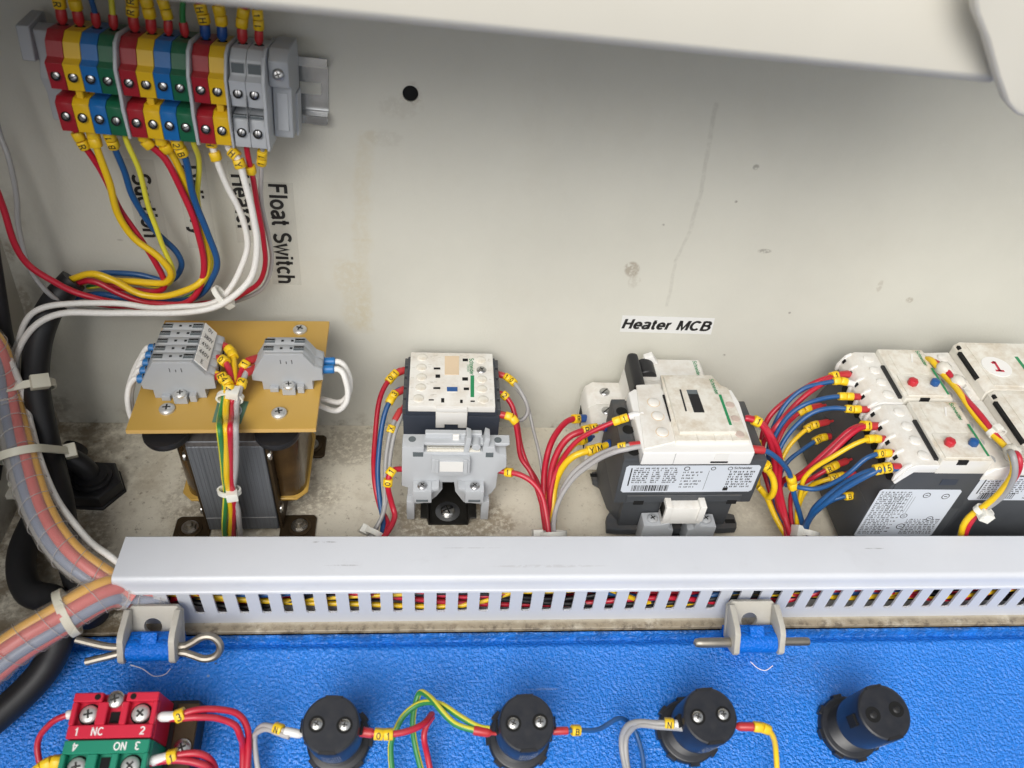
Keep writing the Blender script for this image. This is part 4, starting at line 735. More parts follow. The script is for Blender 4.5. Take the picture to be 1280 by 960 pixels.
# ================================================================== LARGE CONTACTOR
def nameplate(par, M, w, h, seed, kind=0, r=1.5):
    pl = MB().prism([(-w / 2 + r, -h / 2), (w / 2 - r, -h / 2), (w / 2, -h / 2 + r), (w / 2, h / 2 - r), (w / 2 - r, h / 2), (-w / 2 + r, h / 2), (-w / 2, h / 2 - r), (-w / 2, -h / 2 + r)], 0, .3, 'z', 'paper').build('rating_plate', par, .06, 1, M=M)
    rnd = random.Random(seed); b = MB()
    def words(x0, x1, y, hh):
        x = x0
        while x < x1 - .6:
            l = min(rnd.uniform(.7, 2.6), x1 - x)
            k = x
            while k < x + l - .2:
                b.box(k, k + hh * rnd.uniform(.28, .5), y - hh * rnd.uniform(.3, .5), y + hh * rnd.uniform(.3, .5), .3, .34, 'ink'); k += hh * .62
            x += l + hh * .8
    if kind == 0:
        y = h / 2 - 2.2
        words(-w / 2 + 6, -w / 2 + 30, y, 1.3); b.box(-w / 2 + 3, -w / 2 + 3.8, -h / 2 + 6, h / 2 - 2, .3, .34, 'ink')
        for i in range(7):
            y -= 1.75
            words(-w / 2 + 5, -w / 2 + 14, y, 1.3); words(-w / 2 + 16, -w / 2 + 21, y, 1.3); words(-w / 2 + 23, -w / 2 + 31, y, 1.3)
        x = -w / 2 + 6
        while x < -w / 2 + 28:
            q_ = rnd.choice([.25, .25, .5, .8]); b.box(x, x + q_, -h / 2 + 1.2, -h / 2 + 6.4, .3, .34, 'ink'); x += q_ + rnd.choice([.3, .3, .6])
        for i in range(6): words(-w / 2 + 34, -w / 2 + 47 - (i % 3) * 2, h / 2 - 5.8 - i * 2.6, 1.4)
        for (cx, rr) in ((35.5, 1.8), (51, 1.5), (61, 1.5)): b.lathe([(rr, .3), (rr, .34)], (-w / 2 + cx, h / 2 - 2.6, 0), (0, 0, 1), 16, 'ink'); b.lathe([(rr * .7, .34), (rr * .7, .36)], (-w / 2 + cx, h / 2 - 2.6, 0), (0, 0, 1), 16, 'paper')
        b.box(-w / 2 + 49, -w / 2 + 49.2, -h / 2 + 2, h / 2 - 4.5, .3, .34, 'ink')
        for i in range(7): words(w / 2 - 17.5, w / 2 - 2 - (i % 2), h / 2 - 5.5 - i * 2.2, 1.6)
        b.box(w / 2 - 18, w / 2 - 15, -h / 2 + 1.2, -h / 2 + 4, .3, .34, 'ink')
    else:
        for i in range(int((h - 4) / 1.7)):
            y = h / 2 - 2.4 - i * 1.7
            if i < 2 or i % 2 == 0: words(-w / 2 + 1.5, -w / 2 + w * .42, y, 1.2)
            else: words(-w / 2 + 1.5, -w / 2 + w * .34, y, 1.2)
            if i > 14: words(w * .05, w / 2 - 2, y, 1.2)
        for (cx, cy, rr) in ((.10, h / 2 - 5, 2.3), (.34, h / 2 - 6, 2.4), (-.02, -2, 2.2), (.02, -h * .27, 2.6), (.33, -4.5, 2.1)):
            b.lathe([(rr, .3), (rr, .34)], (cx * w, cy, 0), (0, 0, 1), 20, 'ink'); b.lathe([(rr * .78, .34), (rr * .78, .36)], (cx * w, cy, 0), (0, 0, 1), 20, 'paper'); b.box(cx * w - rr * .4, cx * w + rr * .4, cy - .3, cy + .3, .36, .38, 'ink')
        for k in range(9): b.box(-w * .3 + k * 1.7, -w * .3 + k * 1.7 + .15, h * .02, h * .36, .3, .34, 'ink')
    b.build('print', pl)
    return pl
M2 = T(145.5, -74.5, 0) @ Matrix.Rotation(R(.8), 4, 'Z') ; c2 = thing('contactor', 'large contactor with white front, clear cover and charcoal base', 'contactor', M2); i2 = inv(c2)
z2 = zoom(5.333, 720, 430, Fp)
def t2(x, y, h=90.0): return i2 @ z2(x, y, h)
b = MB(); b.prism([(-41, -23), (-34, -24), (34, -24), (42, -23.5), (43, -20), (43, -13), (36, -11), (36, 15), (40, 20), (40, 23), (-38, 24), (-44, 23), (-44, 16), (-40, 13), (-36, -8), (-40, -14)], 7.6, 13, 'z', 'charcoal')
b.box(-34, 34, -21, 23, 13, 43, 'charcoal'); b.prism([(-41, 24), (-41.5, 10), (-39, -8), (-34, -17), (-30, -18), (-30, 24)], 13, 60, 'z', 'charcoal'); b.build('base', c2, .8, 2)
for (sx, yy) in ((40, -18.5), (-41, 20)): MB().box(sx - 4.5, sx + 2, yy - 1.6, yy + 1.6, 12.9, 13.2, 'void').build('fixing_slot', c2, .3, 1)
b = MB(); b.box(-42, 42, -25.5, 23, 41, 79, 'charcoal'); b.build('body', c2, 1.0, 2)
MB().box(-35, 35, -26.2, -25.4, 42.5, 48.6, 'charcoal').build('lower_band', c2, .3, 1)
for x0 in (-27, 30): MB().box(x0 - 3, x0 + 3, -26.5, -25.9, 40.6, 44, 'void').build('clip_slot', c2, .1, 1)
nameplate(c2, frame((0, -25.6, 63.3), (1, 0, 0), (0, 0, 1)), 79, 23.5, 4, 0)
tg = frame((29, -26.0, 73), (1, 0, 0), (0, 0, 1)); text('Schneider', 2.0, 'ink', c2, tg, bold=.02)
b = MB(); b.prism([(-33, -28.2), (31, -28.2), (33, 12), (31, 23), (-29, 23), (-33, 20)], 78.4, 88.6, 'z', 'whiteclean'); b.build('front_housing', c2, 1.0, 3)
b = MB(); pts = [t2(455, 700, 89), t2(670, 650, 89), t2(560, 265, 89), t2(400, 275, 89)]; quad(b, pts, 88, 89.4, 'white'); b.build('terminal_strip', c2, .6, 2)
b = MB(); pts = [t2(665, 655), t2(1160, 650), t2(1010, 300), t2(965, 285), t2(900, 215), t2(560, 215)]; quad(b, pts, 88, 91.2, 'cover'); b.build('front_cover', c2, .8, 2)
b = MB(); pts = [t2(690, 595, 92), t2(880, 595, 92), t2(1070, 595, 92), t2(925, 240, 92), t2(580, 225, 92)]; quad(b, [pts[0], pts[2], pts[3], pts[4]], 91, 93.4, 'cover'); b.build('clear_window', c2, .7, 2)
def rect2(name, x0, y0, x1, y1, skew, h0, h1, m):
    b = MB(); quad(b, [t2(x0, y0, h0), t2(x1, y0, h0), t2(x1 + skew, y1, h0), t2(x0 + skew, y1, h0)], h0 - .4, h1, m); return b.build(name, c2, .08, 1)
rect2('window_opening', 735, 308, 805, 455, 50, 93.2, 93.6, 'smoke'); rect2('armature', 747, 335, 815, 455, 42, 93.6, 93.9, 'black'); rect2('narrow_slot', 688, 305, 700, 450, 40, 93.2, 93.55, 'black')
rect2('green_bar', 950, 338, 968, 540, 72, 93.4, 93.65, 'greenink')
g = t2(922, 285, 93.5); text('Schneider', 2.5, 'greenink', c2, T(g.x, g.y, 93.6) @ Matrix.Rotation(R(-88), 4, 'Z'), bold=.02)
rect2('side_latch', 575, 345, 592, 430, 26, 89.3, 90.4, 'void'); rect2('side_latch', 600, 430, 622, 520, 26, 89.3, 90.6, 'void')
MB().box(7, 17, -28.6, -28.0, 80.3, 81.3, 'void').build('front_slot', c2); MB().box(8.5, 16.5, -28.5, -28.0, 82.5, 88.2, 'white').build('front_tab', c2, .2, 1)
cap2 = MB().lathe([(3.4, 0), (3.3, .7), (2.7, 1.1), (.02, 1.2)], n=20, m='white').mesh('screw_cap'); cap3 = MB().lathe([(2.8, 0), (2.7, .7), (2.2, 1.1), (.02, 1.2)], n=20, m='pinkcap').mesh('screw_cap')
for p in ((517, 390), (545, 480), (575, 588)):
    put('screw_cap', cap2, c2, T(*t2(*p, 89.4))); MB().lathe([(3.9, 0), (3.9, .12), (3.5, .12), (3.5, 0)], tuple(t2(*p, 89.35)), (0, 0, 1), 24, 'tan').build('cap_rim', c2)
for x0 in (-14.5, -33.2): MB().box(x0, x0 + .28, -28.35, -28.0, 79, 88, 'wgrey').build('moulding_seam', c2)
for x0 in (-1, 9, 19): MB().box(x0, x0 + .3, -22, 16, 91.2, 91.35, 'faintink').build('moulding_seam', c2)
for p in ((1025, 410), (1060, 503), (1090, 607)): put('screw_cap', cap3, c2, T(*t2(*p, 90.6)))
b = MB(); b.box(-42, -33.4, -26, 22, 78, 81, 'charcoal'); b.build('terminal_shelf', c2, .6, 2)
for p in ((305, 450), (348, 572), (385, 715)): MB().lathe([(3.4, 0), (3.4, .3)], tuple(t2(*p, 81)), (0, 0, 1), 20, 'void').build('wire_hole', c2)
MB().lathe([(3.0, 0), (3.0, .3)], (36.5, -18, 79), (0, 0, 1), 18, 'void').build('wire_hole', c2)
# white end stop on the rail
es = thing('end_stop', 'off white screw end stop on the rail in front of the large contactor', 'end stop', T(146.5, -103, 0))
MB().prism([(-23, 8), (-22.5, 27.5), (-13, 28), (-7, 30), (-7, 24.5), (-3.5, 23), (-3, 8), (-9, 8)], -4, 6, 'y', 'plgrey2').build('left_jaw', es, .6, 2)
MB().prism([(23, 8), (22.5, 26.5), (13, 27), (9, 30), (9, 24.5), (5.5, 23), (5, 8), (10, 8)], -4, 6, 'y', 'plgrey2').build('right_jaw', es, .6, 2)
MB().box(-12.5, 11.5, -3.5, 5, 29, 44, 'white').box(-12.5, -8.8, -5, 5.4, 33, 46.5, 'white').box(8, 11.8, -5, 5.4, 33, 46.5, 'white').build('tag_holder', es, .35, 2)
for sx in (-16.5, 16.5): screw(es, (sx, 1, 27.6), (0, 0, 1), 3.4, 'plgrey', 'cross', roll=.5)

# ================================================================== HEATER BREAKER
mc = thing('circuit_breaker', 'white two pole circuit breaker with a black toggle lever', 'circuit breaker', T(140, -26, 0)); im = inv(mc)
pm = [(-44, 8), (-44, 40), (-42.5, 47), (-38, 50.5), (-20, 50.5), (-18.5, 69), (-15, 72), (30, 72), (32, 69), (33, 50.5), (46, 50), (48, 46), (48, 8)]
for k, (y0, y1) in enumerate(((-20.5, -.1), (.1, 20.5))): MB().prism(pm, y0, y1, 'y', 'white').build('pole', mc, 1.0, 2)
b = MB(); b.box(-20, -12.8, -16, 17, 66, 81, 'black'); b.build('toggle_lever', mc, 3.3, 4)
MB().lathe([(6.6, 3), (6.6, 16)], (-7.5, 0, 70), (0, 1, 0), 28, 'black').build('lever_drum', mc, .5, 1)
for y0, y1 in ((-19.8, -14), (15, 19.8)): MB().prism([(-8, 72), (-8, 76.5), (-3, 79), (2, 72.1)], y0, y1, 'y', 'whiteclean').build('lever_guard', mc, .5, 2)
for p in ((190, 322), (205, 448)):
    g = im @ z2(*p, 50.5); screw(mc, (g.x, g.y, 50.3), (0, 0, 1), 3.4, 'zinc', 'slot', roll=.8)
for yy in (10.5, -10): MB().box(-44.3, -43.6, yy - 4.5, yy + 4.5, 22, 34, 'void').build('wire_entry', mc, .2, 1)
g = im @ z2(805, 163, 72); text('Schneider', 2.7, 'greenink', mc, T(g.x, g.y, 72.1) @ Matrix.Rotation(R(-90), 4, 'Z'), bold=.02)
MB().box(22, 30, -18, 2, 72, 72.15, 'cover').build('rating_sticker', mc)

# ================================================================== OVERLOAD RELAYS
z3 = zoom(5.333, 1040, 430, Fp)
def relay(label, cx, cy, ly, plate):
    o = thing('overload_relay', label, 'overload relay', T(cx, cy, 0), 'relays with red and blue buttons'); h = ly / 2
    b = MB(); b.box(-30, 27, -h + .6, h - .6, 8, 50, 'charcoal'); b.box(-22, 27, -h + .5, h - .5, 50, 84, 'charcoal'); b.prism([(-30, 50), (-22, 76), (-22, 50)], -h + .7, h - .7, 'y', 'charcoal'); b.build('body', o, .8, 2)
    b = MB(); b.prism([(-24, 76.5), (-24.3, 81), (-21.5, 87), (-17.5, 90), (-3.5, 90), (-3.5, 83), (-16, 83), (-19.5, 78)], -h, h, 'y', 'white'); b.build('terminal_cover', o, .7, 2)
    rib = MB().prism([(-25.6, 75), (-26, 80), (-22.6, 87.4), (-19.4, 89.6), (-19.5, 84.5), (-23, 76.5)], -.9, .9, 'y', 'whiteclean').mesh('terminal_rib', .3, 1)
    slot = MB().box(-1.4, 1.4, -1.2, 1.2, 0, .3, 'void').mesh('cover_slot'); n = 4
    for k in range(n + 1): put('terminal_rib', rib, o, T(0, -h + 1 + k * (ly - 2) / n, 0))
    for k in range(n):
        yy = -h + 1 + (k + .5) * (ly - 2) / n
        MB().lathe([(3.0, -2), (3.0, .2)], (-24, yy, 73.5), (-1, 0, .25), 16, 'void').build('wire_hole', o)
        put('screw_cap', cap2, o, T(-10.5, yy, 90)); put('cover_slot', slot, o, T(-23.2, yy + 3.6, 84.2) @ Matrix.Rotation(R(-62), 4, 'Y'))
    b = MB(); b.box(-3.4, 27, -h + .2, h - .2, 82, 93.2, 'cover'); b.build('front_cover', o, .8, 2)
    b = MB(); b.box(-1, 25, -h + 2, -h + 20.5, 93.2, 94.2, 'cover'); b.build('control_panel', o, .4, 2)
    MB().box(2, 22, -h + 22, h - 4, 93.2, 93.5, 'cover').build('dial_window', o, .1, 1)
    MB().prism([(14, h - 13), (15, h - 13), (18, h - 6), (17, h - 5)], 93.4, 94, 'z', 'whiteclean').build('dial_pointer', o, .1, 1)
    MB().lathe([(3.1, 94), (3.1, 97.2), (2.6, 97.8)], (5.2, -h + 12, 0), (0, 0, 1), 6, 'buttonred', ph=.5).build('stop_button', o, .3, 1)
    MB().lathe([(2.8, 94), (2.8, 97.2), (2.3, 97.8)], (19.5, -h + 12, 0), (0, 0, 1), 6, 'buttonblue', ph=.3).build('reset_button', o, .3, 1)
    MB().box(24, 25.4, -h + 3, 4, 94.2, 94.35, 'greenink').build('green_bar', o)
    text('Schneider', 2.7, 'greenink', o, T(22.8, h - 9, 93.6) @ Matrix.Rotation(R(-90), 4, 'Z'), bold=.02); text('TEST', 1.6, 'faintink', o, T(19.5, -h + 17.6, 94.3)); text('STOP', 1.6, 'faintink', o, T(5.2, -h + 17.6, 94.3))
    MB().box(-5.6, -3.3, -h + 3, h - 14, 88, 91.6, 'black').build('side_slot', o, .3, 1)
    MB().box(6, 12, -h - .2, -h + .6, 90, 93.5, 'void').build('front_notch', o)
    MB().prism([(-24, 74), (-25.6, 75.5), (-21, 87.5), (-17.5, 90.1), (-4, 90.1), (-4, 87.3), (-15.6, 86.6)], -h - .9, -h + .1, 'y', 'whiteclean').build('cover_skirt', o, .2, 1)
    if plate:
        nameplate(o, frame((-4.5, -h + .3, 45.5), (1, 0, 0), (0, 0, 1)), 50, 45, 9, 1)
        MB().box(4, 14, -h + .2, -h + .5, 72, 77, 'navy').build('moulded_mark', o, .1, 1)
    return o
relay('rear overload relay with red and blue buttons, near the wall', 284, -38.5, 46, False)
relay('front overload relay with red and blue buttons and a silver rating plate', 284.5, -87.5, 48, True)
def relay_b(label, cx, cy, ly, sticker, plate):
    o = thing('relay_contactor', label, 'contactor', T(cx, cy, 0), 'contactors at the right edge'); h = ly / 2
    b = MB(); b.box(-28, 60, -h + .5, h - .5, 8, 80, 'charcoal'); b.build('body', o, .8, 2)
    b = MB(); b.prism([(-26, 76), (-26, 84), (-22, 87), (-3, 88), (-3, 76)], -h, h, 'y', 'white'); b.build('terminal_cover', o, .7, 2)
    for k in range(4):
        yy = -h + (k + .5) * ly / 4; put('screw_cap', cap2, o, T(-9.5, yy, 87.7)); MB().lathe([(4.2, 0), (4.2, 3), (2.2, 3.1), (2.2, 1.5)], (-21, yy, 83), (-.5, 0, .8), 18, 'plgrey').build('terminal_collar', o)
        MB().box(-28, -24, yy - .8, yy + .8, 76, 85, 'whiteclean').build('terminal_rib', o, .3, 1)
    b = MB(); b.prism([(-3, 80), (-3, 94), (0, 97), (60, 97), (60, 80)], -h + .2, h - .2, 'y', 'cover'); b.build('front_cover', o, .8, 2)
    MB().box(-3.6, -.6, -h + 12, h - 8, 93, 95.6, 'void').build('side_slot', o, .3, 1); MB().box(-2.4, -.4, h - 6, h - 3, 94.6, 96.4, 'void').build('side_slot', o, .1, 1)
    MB().box(3, 24, -h + 3, h - 3, 97, 97.5, 'cover').build('clear_window', o, .3, 1)
    MB().box(31, 33, -h + 4, h - 14, 97, 97.3, 'greenink').build('green_bar', o)
    if sticker:
        st = MB().lathe([(9.2, 97.5), (9.2, 97.9)], (13, -2, 0), (0, 0, 1), 40, 'whiteclean').build('round_sticker', o); text('I', 9.5, 'redink', st, T(13.3, -2, 98.0) @ Matrix.Rotation(R(-4), 4, 'Z'), bold=.03)
    else: MB().lathe([(9.2, 97.5), (9.2, 97.9)], (28, -2, 0), (0, 0, 1), 40, 'whiteclean').build('round_sticker', o)
    if plate:
        nameplate(o, frame((12.5, -h + .35, 68.5), (1, 0, 0), (0, 0, 1)), 76, 21, 12, 0); MB().prism([(-26, 80.5), (-20, 80.5), (-3, 82), (60, 82), (60, 94), (-3, 94), (-22, 86)], -h - .7, -h + .3, 'y', 'whiteclean').build('cover_skirt', o, .3, 1)
    return o
relay_b('rear contactor at the right edge with a round sticker reading 1', 336.5, -34, 45, True, False)
relay_b('front contactor cut off by the right edge with a white rating plate', 337.5, -84, 54, False, True)

# ================================================================== WIRES ROUND THE SMALL CONTACTOR
def PF(*pts): return [Fp(*p) for p in pts]
wire('dark red wire with marker 10 at the rear left of small contactor', 'wred', PF((507, 462, 60), (497, 464, 60), (482, 484, 56), (471, 520, 46), (466, 565, 34), (468, 600, 26), (476, 632, 18), (486, 655, 14), (478, 676, 12)), 1.8, start='bootred', marks=[(8.5, '1'), (13, '0')])
wire('blue wire at the left side of the small contactor', 'wblue', PF((506, 486, 60), (496, 489, 60), (482, 508, 56), (475, 540, 46), (473, 585, 32), (476, 625, 22), (479, 655, 14), (474, 678, 12)), 1.8, start='bootred', marks=[(9, '3'), (13, '')])
for k, dx in enumerate((0, 5)):
    wire('%s grey wire at the front left of the small contactor' % ['outer', 'inner'][k], 'wgrey', PF((501 + dx * .3, 512, 58), (496 + dx, 520, 56), (489 + dx, 538, 52), (484 + dx, 570, 42), (482 + dx * .8, 610, 30), (478 + dx * .4, 640, 22), (467 + dx * .3, 662, 16), (455 + dx * .3, 680, 12)), 1.5, start='bootred' if k == 0 else None, marks=[(14, 'X')] if k == 0 else [])
wire('red wire with markers 1 and 0 left of the fuse terminal', 'wred', [Vp(510, 587, -77), Vp(497, 586, -79), Vp(489, 590, -82), Vp(486, 605, -86), Vp(490, 628, -90), Vp(493, 645, -96), Vp(486, 662, -106), Vp(474, 678, -116)], 1.9, marks=[(12, '1'), (18.5, '0')])
wire('grey wire with markers at the rear right of small contactor', 'wgrey', PF((618, 466, 60), (630, 469, 60), (643, 479, 60), (656, 500, 54), (661, 515, 48), (654, 525, 44), (644, 524, 44)), 1.5, start='bootred', marks=[(10, '1'), (14.5, '0')])
wire('thin grey wire hanging right of the small contactor', 'wgrey', PF((634, 472, 58), (648, 490, 56), (662, 515, 46), (670, 545, 36), (676, 580, 26), (679, 620, 16), (682, 660, 10), (684, 684, 8)), 1.2)
wire('red wire from middle right terminal of the small contactor', 'wred', PF((618, 492, 60), (629, 492, 60), (641, 505, 56), (646, 530, 48), (649, 555, 40), (658, 580, 32), (672, 604, 24), (680, 640, 16), (685, 682, 10)), 1.8, marks=[(7, '2')])
wire('red wire from front right terminal of the small contactor', 'wred', PF((618, 517, 60), (630, 518, 60), (642, 524, 58), (647, 545, 48), (652, 570, 38), (664, 592, 30), (675, 625, 20), (679, 655, 13), (682, 684, 10)), 1.7, start='bootred', marks=[(9, ''), (13, '')])
wire('red wire with marker 1 right of the fuse terminal', 'wred', [Vp(620, 588, -76), Vp(632, 590, -77), Vp(650, 592, -80), Vp(665, 601, -84), Vp(676, 617, -90), Vp(681, 640, -98), Vp(686, 680, -112)], 1.9, marks=[(8, '1')])

# ================================================================== WIRES LEFT OF THE LARGE CONTACTOR
wire('upper red wire with blue ferrule into the breaker', 'wred', PF((733, 523, 40), (722, 524, 42), (706, 530, 44), (692, 548, 42), (684, 575, 34), (681, 610, 24), (685, 650, 14), (690, 684, 10)), 2.2, start='bootblue', marks=[(9, 'R')], blen=6)
wire('thick red wire with markers RM and blue ferrule', 'wred', PF((768, 533, 58), (752, 534, 60), (733, 539, 60), (710, 550, 56), (695, 572, 46), (687, 602, 32), (686, 640, 20), (690, 684, 12)), 2.3, start='bootblue', marks=[(15, 'M'), (20, 'R')])
wire('thin red wire crossing to the rear white terminal of the contactor', 'wred', PF((797, 518, 88), (785, 521, 86), (765, 528, 82), (738, 542, 74), (712, 560, 62), (696, 585, 46), (689, 615, 32), (689, 650, 18), (692, 684, 12)), 1.6, start='bootwhite', marks=[(8, '1'), (12.6, '')], blen=5)
wire('lower yellow wire with markers YM and blue ferrule', 'wyellow', PF((770, 553, 58), (756, 556, 60), (738, 561, 60), (718, 571, 56), (703, 588, 46), (694, 612, 32), (690, 645, 20), (692, 684, 12)), 2.3, start='bootblue', marks=[(14, 'M'), (19, 'Y')])
wire('upper yellow wire half hidden behind the red ones', 'wyellow', PF((738, 547, 42), (728, 551, 44), (714, 560, 44), (700, 578, 40), (690, 602, 30), (686, 635, 18), (688, 684, 10)), 2.0, start='bootblue', marks=[(8, 'Y')], blen=5)
for k in (0, 1):
    wire('%s pale grey wire with red ferrule left of the large contactor' % ['upper', 'lower'][k], 'wsilver', PF((806, 555 + k * 2, 86), (792, 556 + k * 4, 86), (770, 562 + k * 5, 82), (745, 569 + k * 6, 72), (722, 586 + k * 5, 58), (706, 608 + k * 3, 44), (696 + k, 632, 32), (690 + k * 4, 655, 20), (690 + k * 6, 684, 12)), 1.6, start='bootred' if k == 0 else None, marks=[(13, 'N')] if k == 0 else [], blen=9)
tie('white cable tie round the wires entering the duct left of the contactor', Fp(690, 668, 22), (0.05, -.7, -.6), 7, 8, 1.57, 'nylonwhite', 4, 7)
tie('white cable tie round the wires at the left of the fuse terminal', Fp(468, 668, 18), (-.4, -.8, -.3), 5, 6, 1.2, 'nylonwhite', 3.2, 5)

# ================================================================== WIRES BETWEEN CONTACTOR AND RELAYS
zr = zoom(3.84, 930, 440, Fp)
def G(*pts): return [zr(*p) for p in pts]
for k in (0, 1):
    dx = 16 * k
    wire('%s of two thick red wires curving down right of the contactor' % ['left', 'right'][k], 'wred', G((5 + dx * .2, 318, 88), (25 + dx * .4, 322 - k * 4, 88), (70 + dx, 345 - k * 8, 86), (120 + dx, 410, 78), (148 + dx, 510, 62), (155 + dx, 640, 44), (178 + dx, 760, 28), (218 + dx, 890, 16), (240 + dx, 940, 12)), 2.0, marks=[(7, '1')] if k == 0 else [], msize=6)
wire('blue wire from the contactor right side with clipped yellow markers', 'wblue', G((35, 465, 82), (65, 462, 82), (130, 485, 78), (190, 540, 68), (230, 610, 56), (245, 690, 44), (265, 780, 28), (285, 890, 16)), 1.8, start='bootred', marks=[(44, ''), (49, '')])
wire('short yellow wire looping at the right of the contactor', 'wyellow', G((60, 470, 76), (95, 520, 72), (135, 590, 60), (140, 660, 50), (115, 695, 42), (70, 650, 40)), 2.2, marks=[(12, 'Y')])
wire('second yellow wire passing below the contactor right side', 'wyellow', G((50, 400, 66), (60, 450, 60), (70, 560, 46), (75, 640, 36), (110, 700, 28), (150, 790, 20), (200, 880, 14)), 2.0, marks=[(6, 'M')])
for k in (0, 1):
    wire('%s rear red wire with marker 1 into the rear relay' % ['upper', 'lower'][k], 'wred', G((505, 105 + k * 6, 84), (470, 102 + k * 8, 84), (420, 112 + k * 14, 84), (350, 145 + k * 30, 80), (240, 210 + k * 50, 72), (140, 300 + k * 70, 60), (92, 400 + k * 30, 48), (88, 520, 38), (120, 640, 30), (160, 750, 22), (205, 890, 14)), 1.9, start='bootred' if k == 0 else None, marks=[(11, '1')] if k == 0 else [], msize=6 if k == 0 else None, blen=10)
def rw(label, m, P, ch, r=1.6, boot='bootred', h=None, d=(10, 14.6), r2=None): return wire(label, m, G(*P), r, start=boot, marks=[(d[i], c) for i, c in enumerate(ch)], blen=8.5)
rw('top blue wire into the rear relay beside the white ferrule', 'wblue', [(545, 160, 82), (500, 152, 83), (440, 143, 84), (370, 148, 83), (290, 170, 80), (215, 235, 72), (160, 320, 62), (125, 410, 52), (115, 540, 40), (170, 760, 22), (230, 900, 14)], ['', ''], boot='bootwhite')
rw('second blue wire into the rear relay', 'wblue', [(572, 216, 82), (530, 212, 83), (470, 205, 84), (390, 218, 82), (300, 252, 78), (220, 310, 70), (160, 390, 60), (130, 480, 50), (140, 620, 36), (190, 780, 20), (245, 905, 14)], ['', ''])
rw('third blue wire into the rear relay, nearest the front one', 'wblue', [(606, 276, 82), (565, 274, 83), (500, 266, 84), (420, 272, 82), (330, 302, 78), (250, 360, 70), (185, 440, 60), (150, 530, 50), (160, 660, 36), (205, 800, 20), (255, 905, 14)], ['', '4'])
rw('low red wire half hidden behind the blue ones at the rear relay', 'wred', [(370, 258, 56), (335, 262, 56), (290, 275, 55), (240, 320, 50), (180, 400, 44), (130, 520, 34), (150, 700, 22), (210, 890, 12)], ['', ''])
rw('low yellow wire with markers into the rear relay', 'wyellow', [(405, 335, 54), (375, 340, 54), (325, 355, 53), (265, 405, 48), (200, 480, 40), (160, 570, 32), (170, 720, 20), (225, 890, 12)], ['1', 'Y'])
rw('low blue wire with marker B into the rear relay', 'wblue', [(440, 403, 46), (410, 408, 46), (355, 425, 46), (285, 468, 42), (215, 525, 36), (175, 600, 28), (190, 740, 18), (240, 890, 12)], ['', 'B'])
for k in (0, 1):
    wire('%s red wire with marker 1 into the front relay' % ['upper', 'lower'][k], 'wred', G((665, 358 + k * 5, 82), (620, 354 + k * 6, 83), (565, 358 + k * 12, 84), (500, 390 + k * 18, 81), (420, 455 + k * 20, 74), (330, 535 + k * 18, 62), (255, 592 + k * 16, 50), (195, 612 + k * 14, 40), (165, 690, 30), (190, 800, 20), (235, 900, 14)), 2.0, start='bootred' if k == 0 else None, marks=[(12, '1')] if k == 0 else [], msize=6.2 if k == 0 else None, blen=10)
rw('yellow wire into the front relay arching below the red pair', 'wyellow', [(700, 418, 82), (655, 420, 83), (590, 428, 84), (520, 452, 81), (430, 500, 74), (345, 548, 64), (290, 602, 54), (268, 670, 44), (252, 760, 30), (262, 890, 14)], ['', ''])
rw('blue wire with marker 0 into the front relay', 'wblue', [(750, 487, 82), (710, 488, 83), (640, 492, 84), (580, 512, 82), (505, 572, 74), (430, 622, 64), (345, 650, 56), (270, 652, 52), (200, 640, 46)], ['', '0'])
for k in (0, 1):
    wire('%s blue wire with markers 05 into the front relay' % ['upper', 'lower'][k], 'wblue', G((775, 555 + k * 6, 82), (730, 554 + k * 6, 83), (655, 552 + k * 10, 84), (590, 572 + k * 16, 80), (500, 622 + k * 18, 70), (410, 690 + k * 16, 58), (340, 760 + k * 8, 44), (300, 830, 28), (285 + k * 14, 905, 14)), 1.9, start='bootred' if k == 0 else None, marks=[(13, '5'), (18, '0')] if k == 0 else [], msize=6 if k == 0 else None, blen=10)
rw('low red wire with marker R into the front relay', 'wred', [(495, 522, 54), (465, 530, 54), (410, 556, 53), (350, 592, 48), (290, 630, 40), (230, 690, 32), (225, 800, 20), (250, 900, 12)], ['', 'R'])
rw('low yellow wire with marker Y into the front relay', 'wyellow', [(530, 582, 52), (500, 585, 52), (435, 595, 52), (375, 622, 48), (320, 655, 40), (280, 710, 32), (258, 790, 20), (262, 900, 12)], ['', 'Y'])
rw('lowest blue wire with marker into the front relay', 'wblue', [(600, 680, 40), (565, 680, 40), (505, 682, 41), (445, 702, 38), (385, 738, 32), (330, 795, 24), (300, 870, 14), (295, 920, 12)], ['', 'B'])
tie('white cable tie round the blue wires entering the duct', zr(305, 872, 20), (-.2, -.7, -.5), 6, 6, 1.2, 'nylonwhite', 3.6, 7)
# bundle along the right-hand relays
z9 = zoom(5.333, 1040, 430, Fp); zv = zoom(5.333, 1040, 560, Vp)
for k, (m, nm) in enumerate((('wyellow', 'yellow'), ('wred', 'red'), ('wgrey', 'grey'))):
    a = (0, 22, 8)[k]; hz = (95, 96, 92.5)[k]
    P = [z9(590 + a, 150, 84), z9(630 + a, 105, 92), z9(690 + a, 140, hz), z9(780 + a * .9, 230, hz), z9(900 + a, 395, hz), z9(1050 + a, 585, hz), z9(1165 + a, 710, hz)]
    P += [zv(1190 + a * 1.4, 40, -112), zv(1212 + a * 1.4, 110, -117), zv(1200 + a * 1.4, 190, -119), zv(1130 + a * 1.2, 300, -119), zv(1030 + a, 385, -119), zv(930 + a, 455, -119), zv(870 + a, 540, -120), zv(850 + a, 640, -121)]
    wire('%s wire of the bundle tied along the right edge relays' % nm, m, P, 2.0)
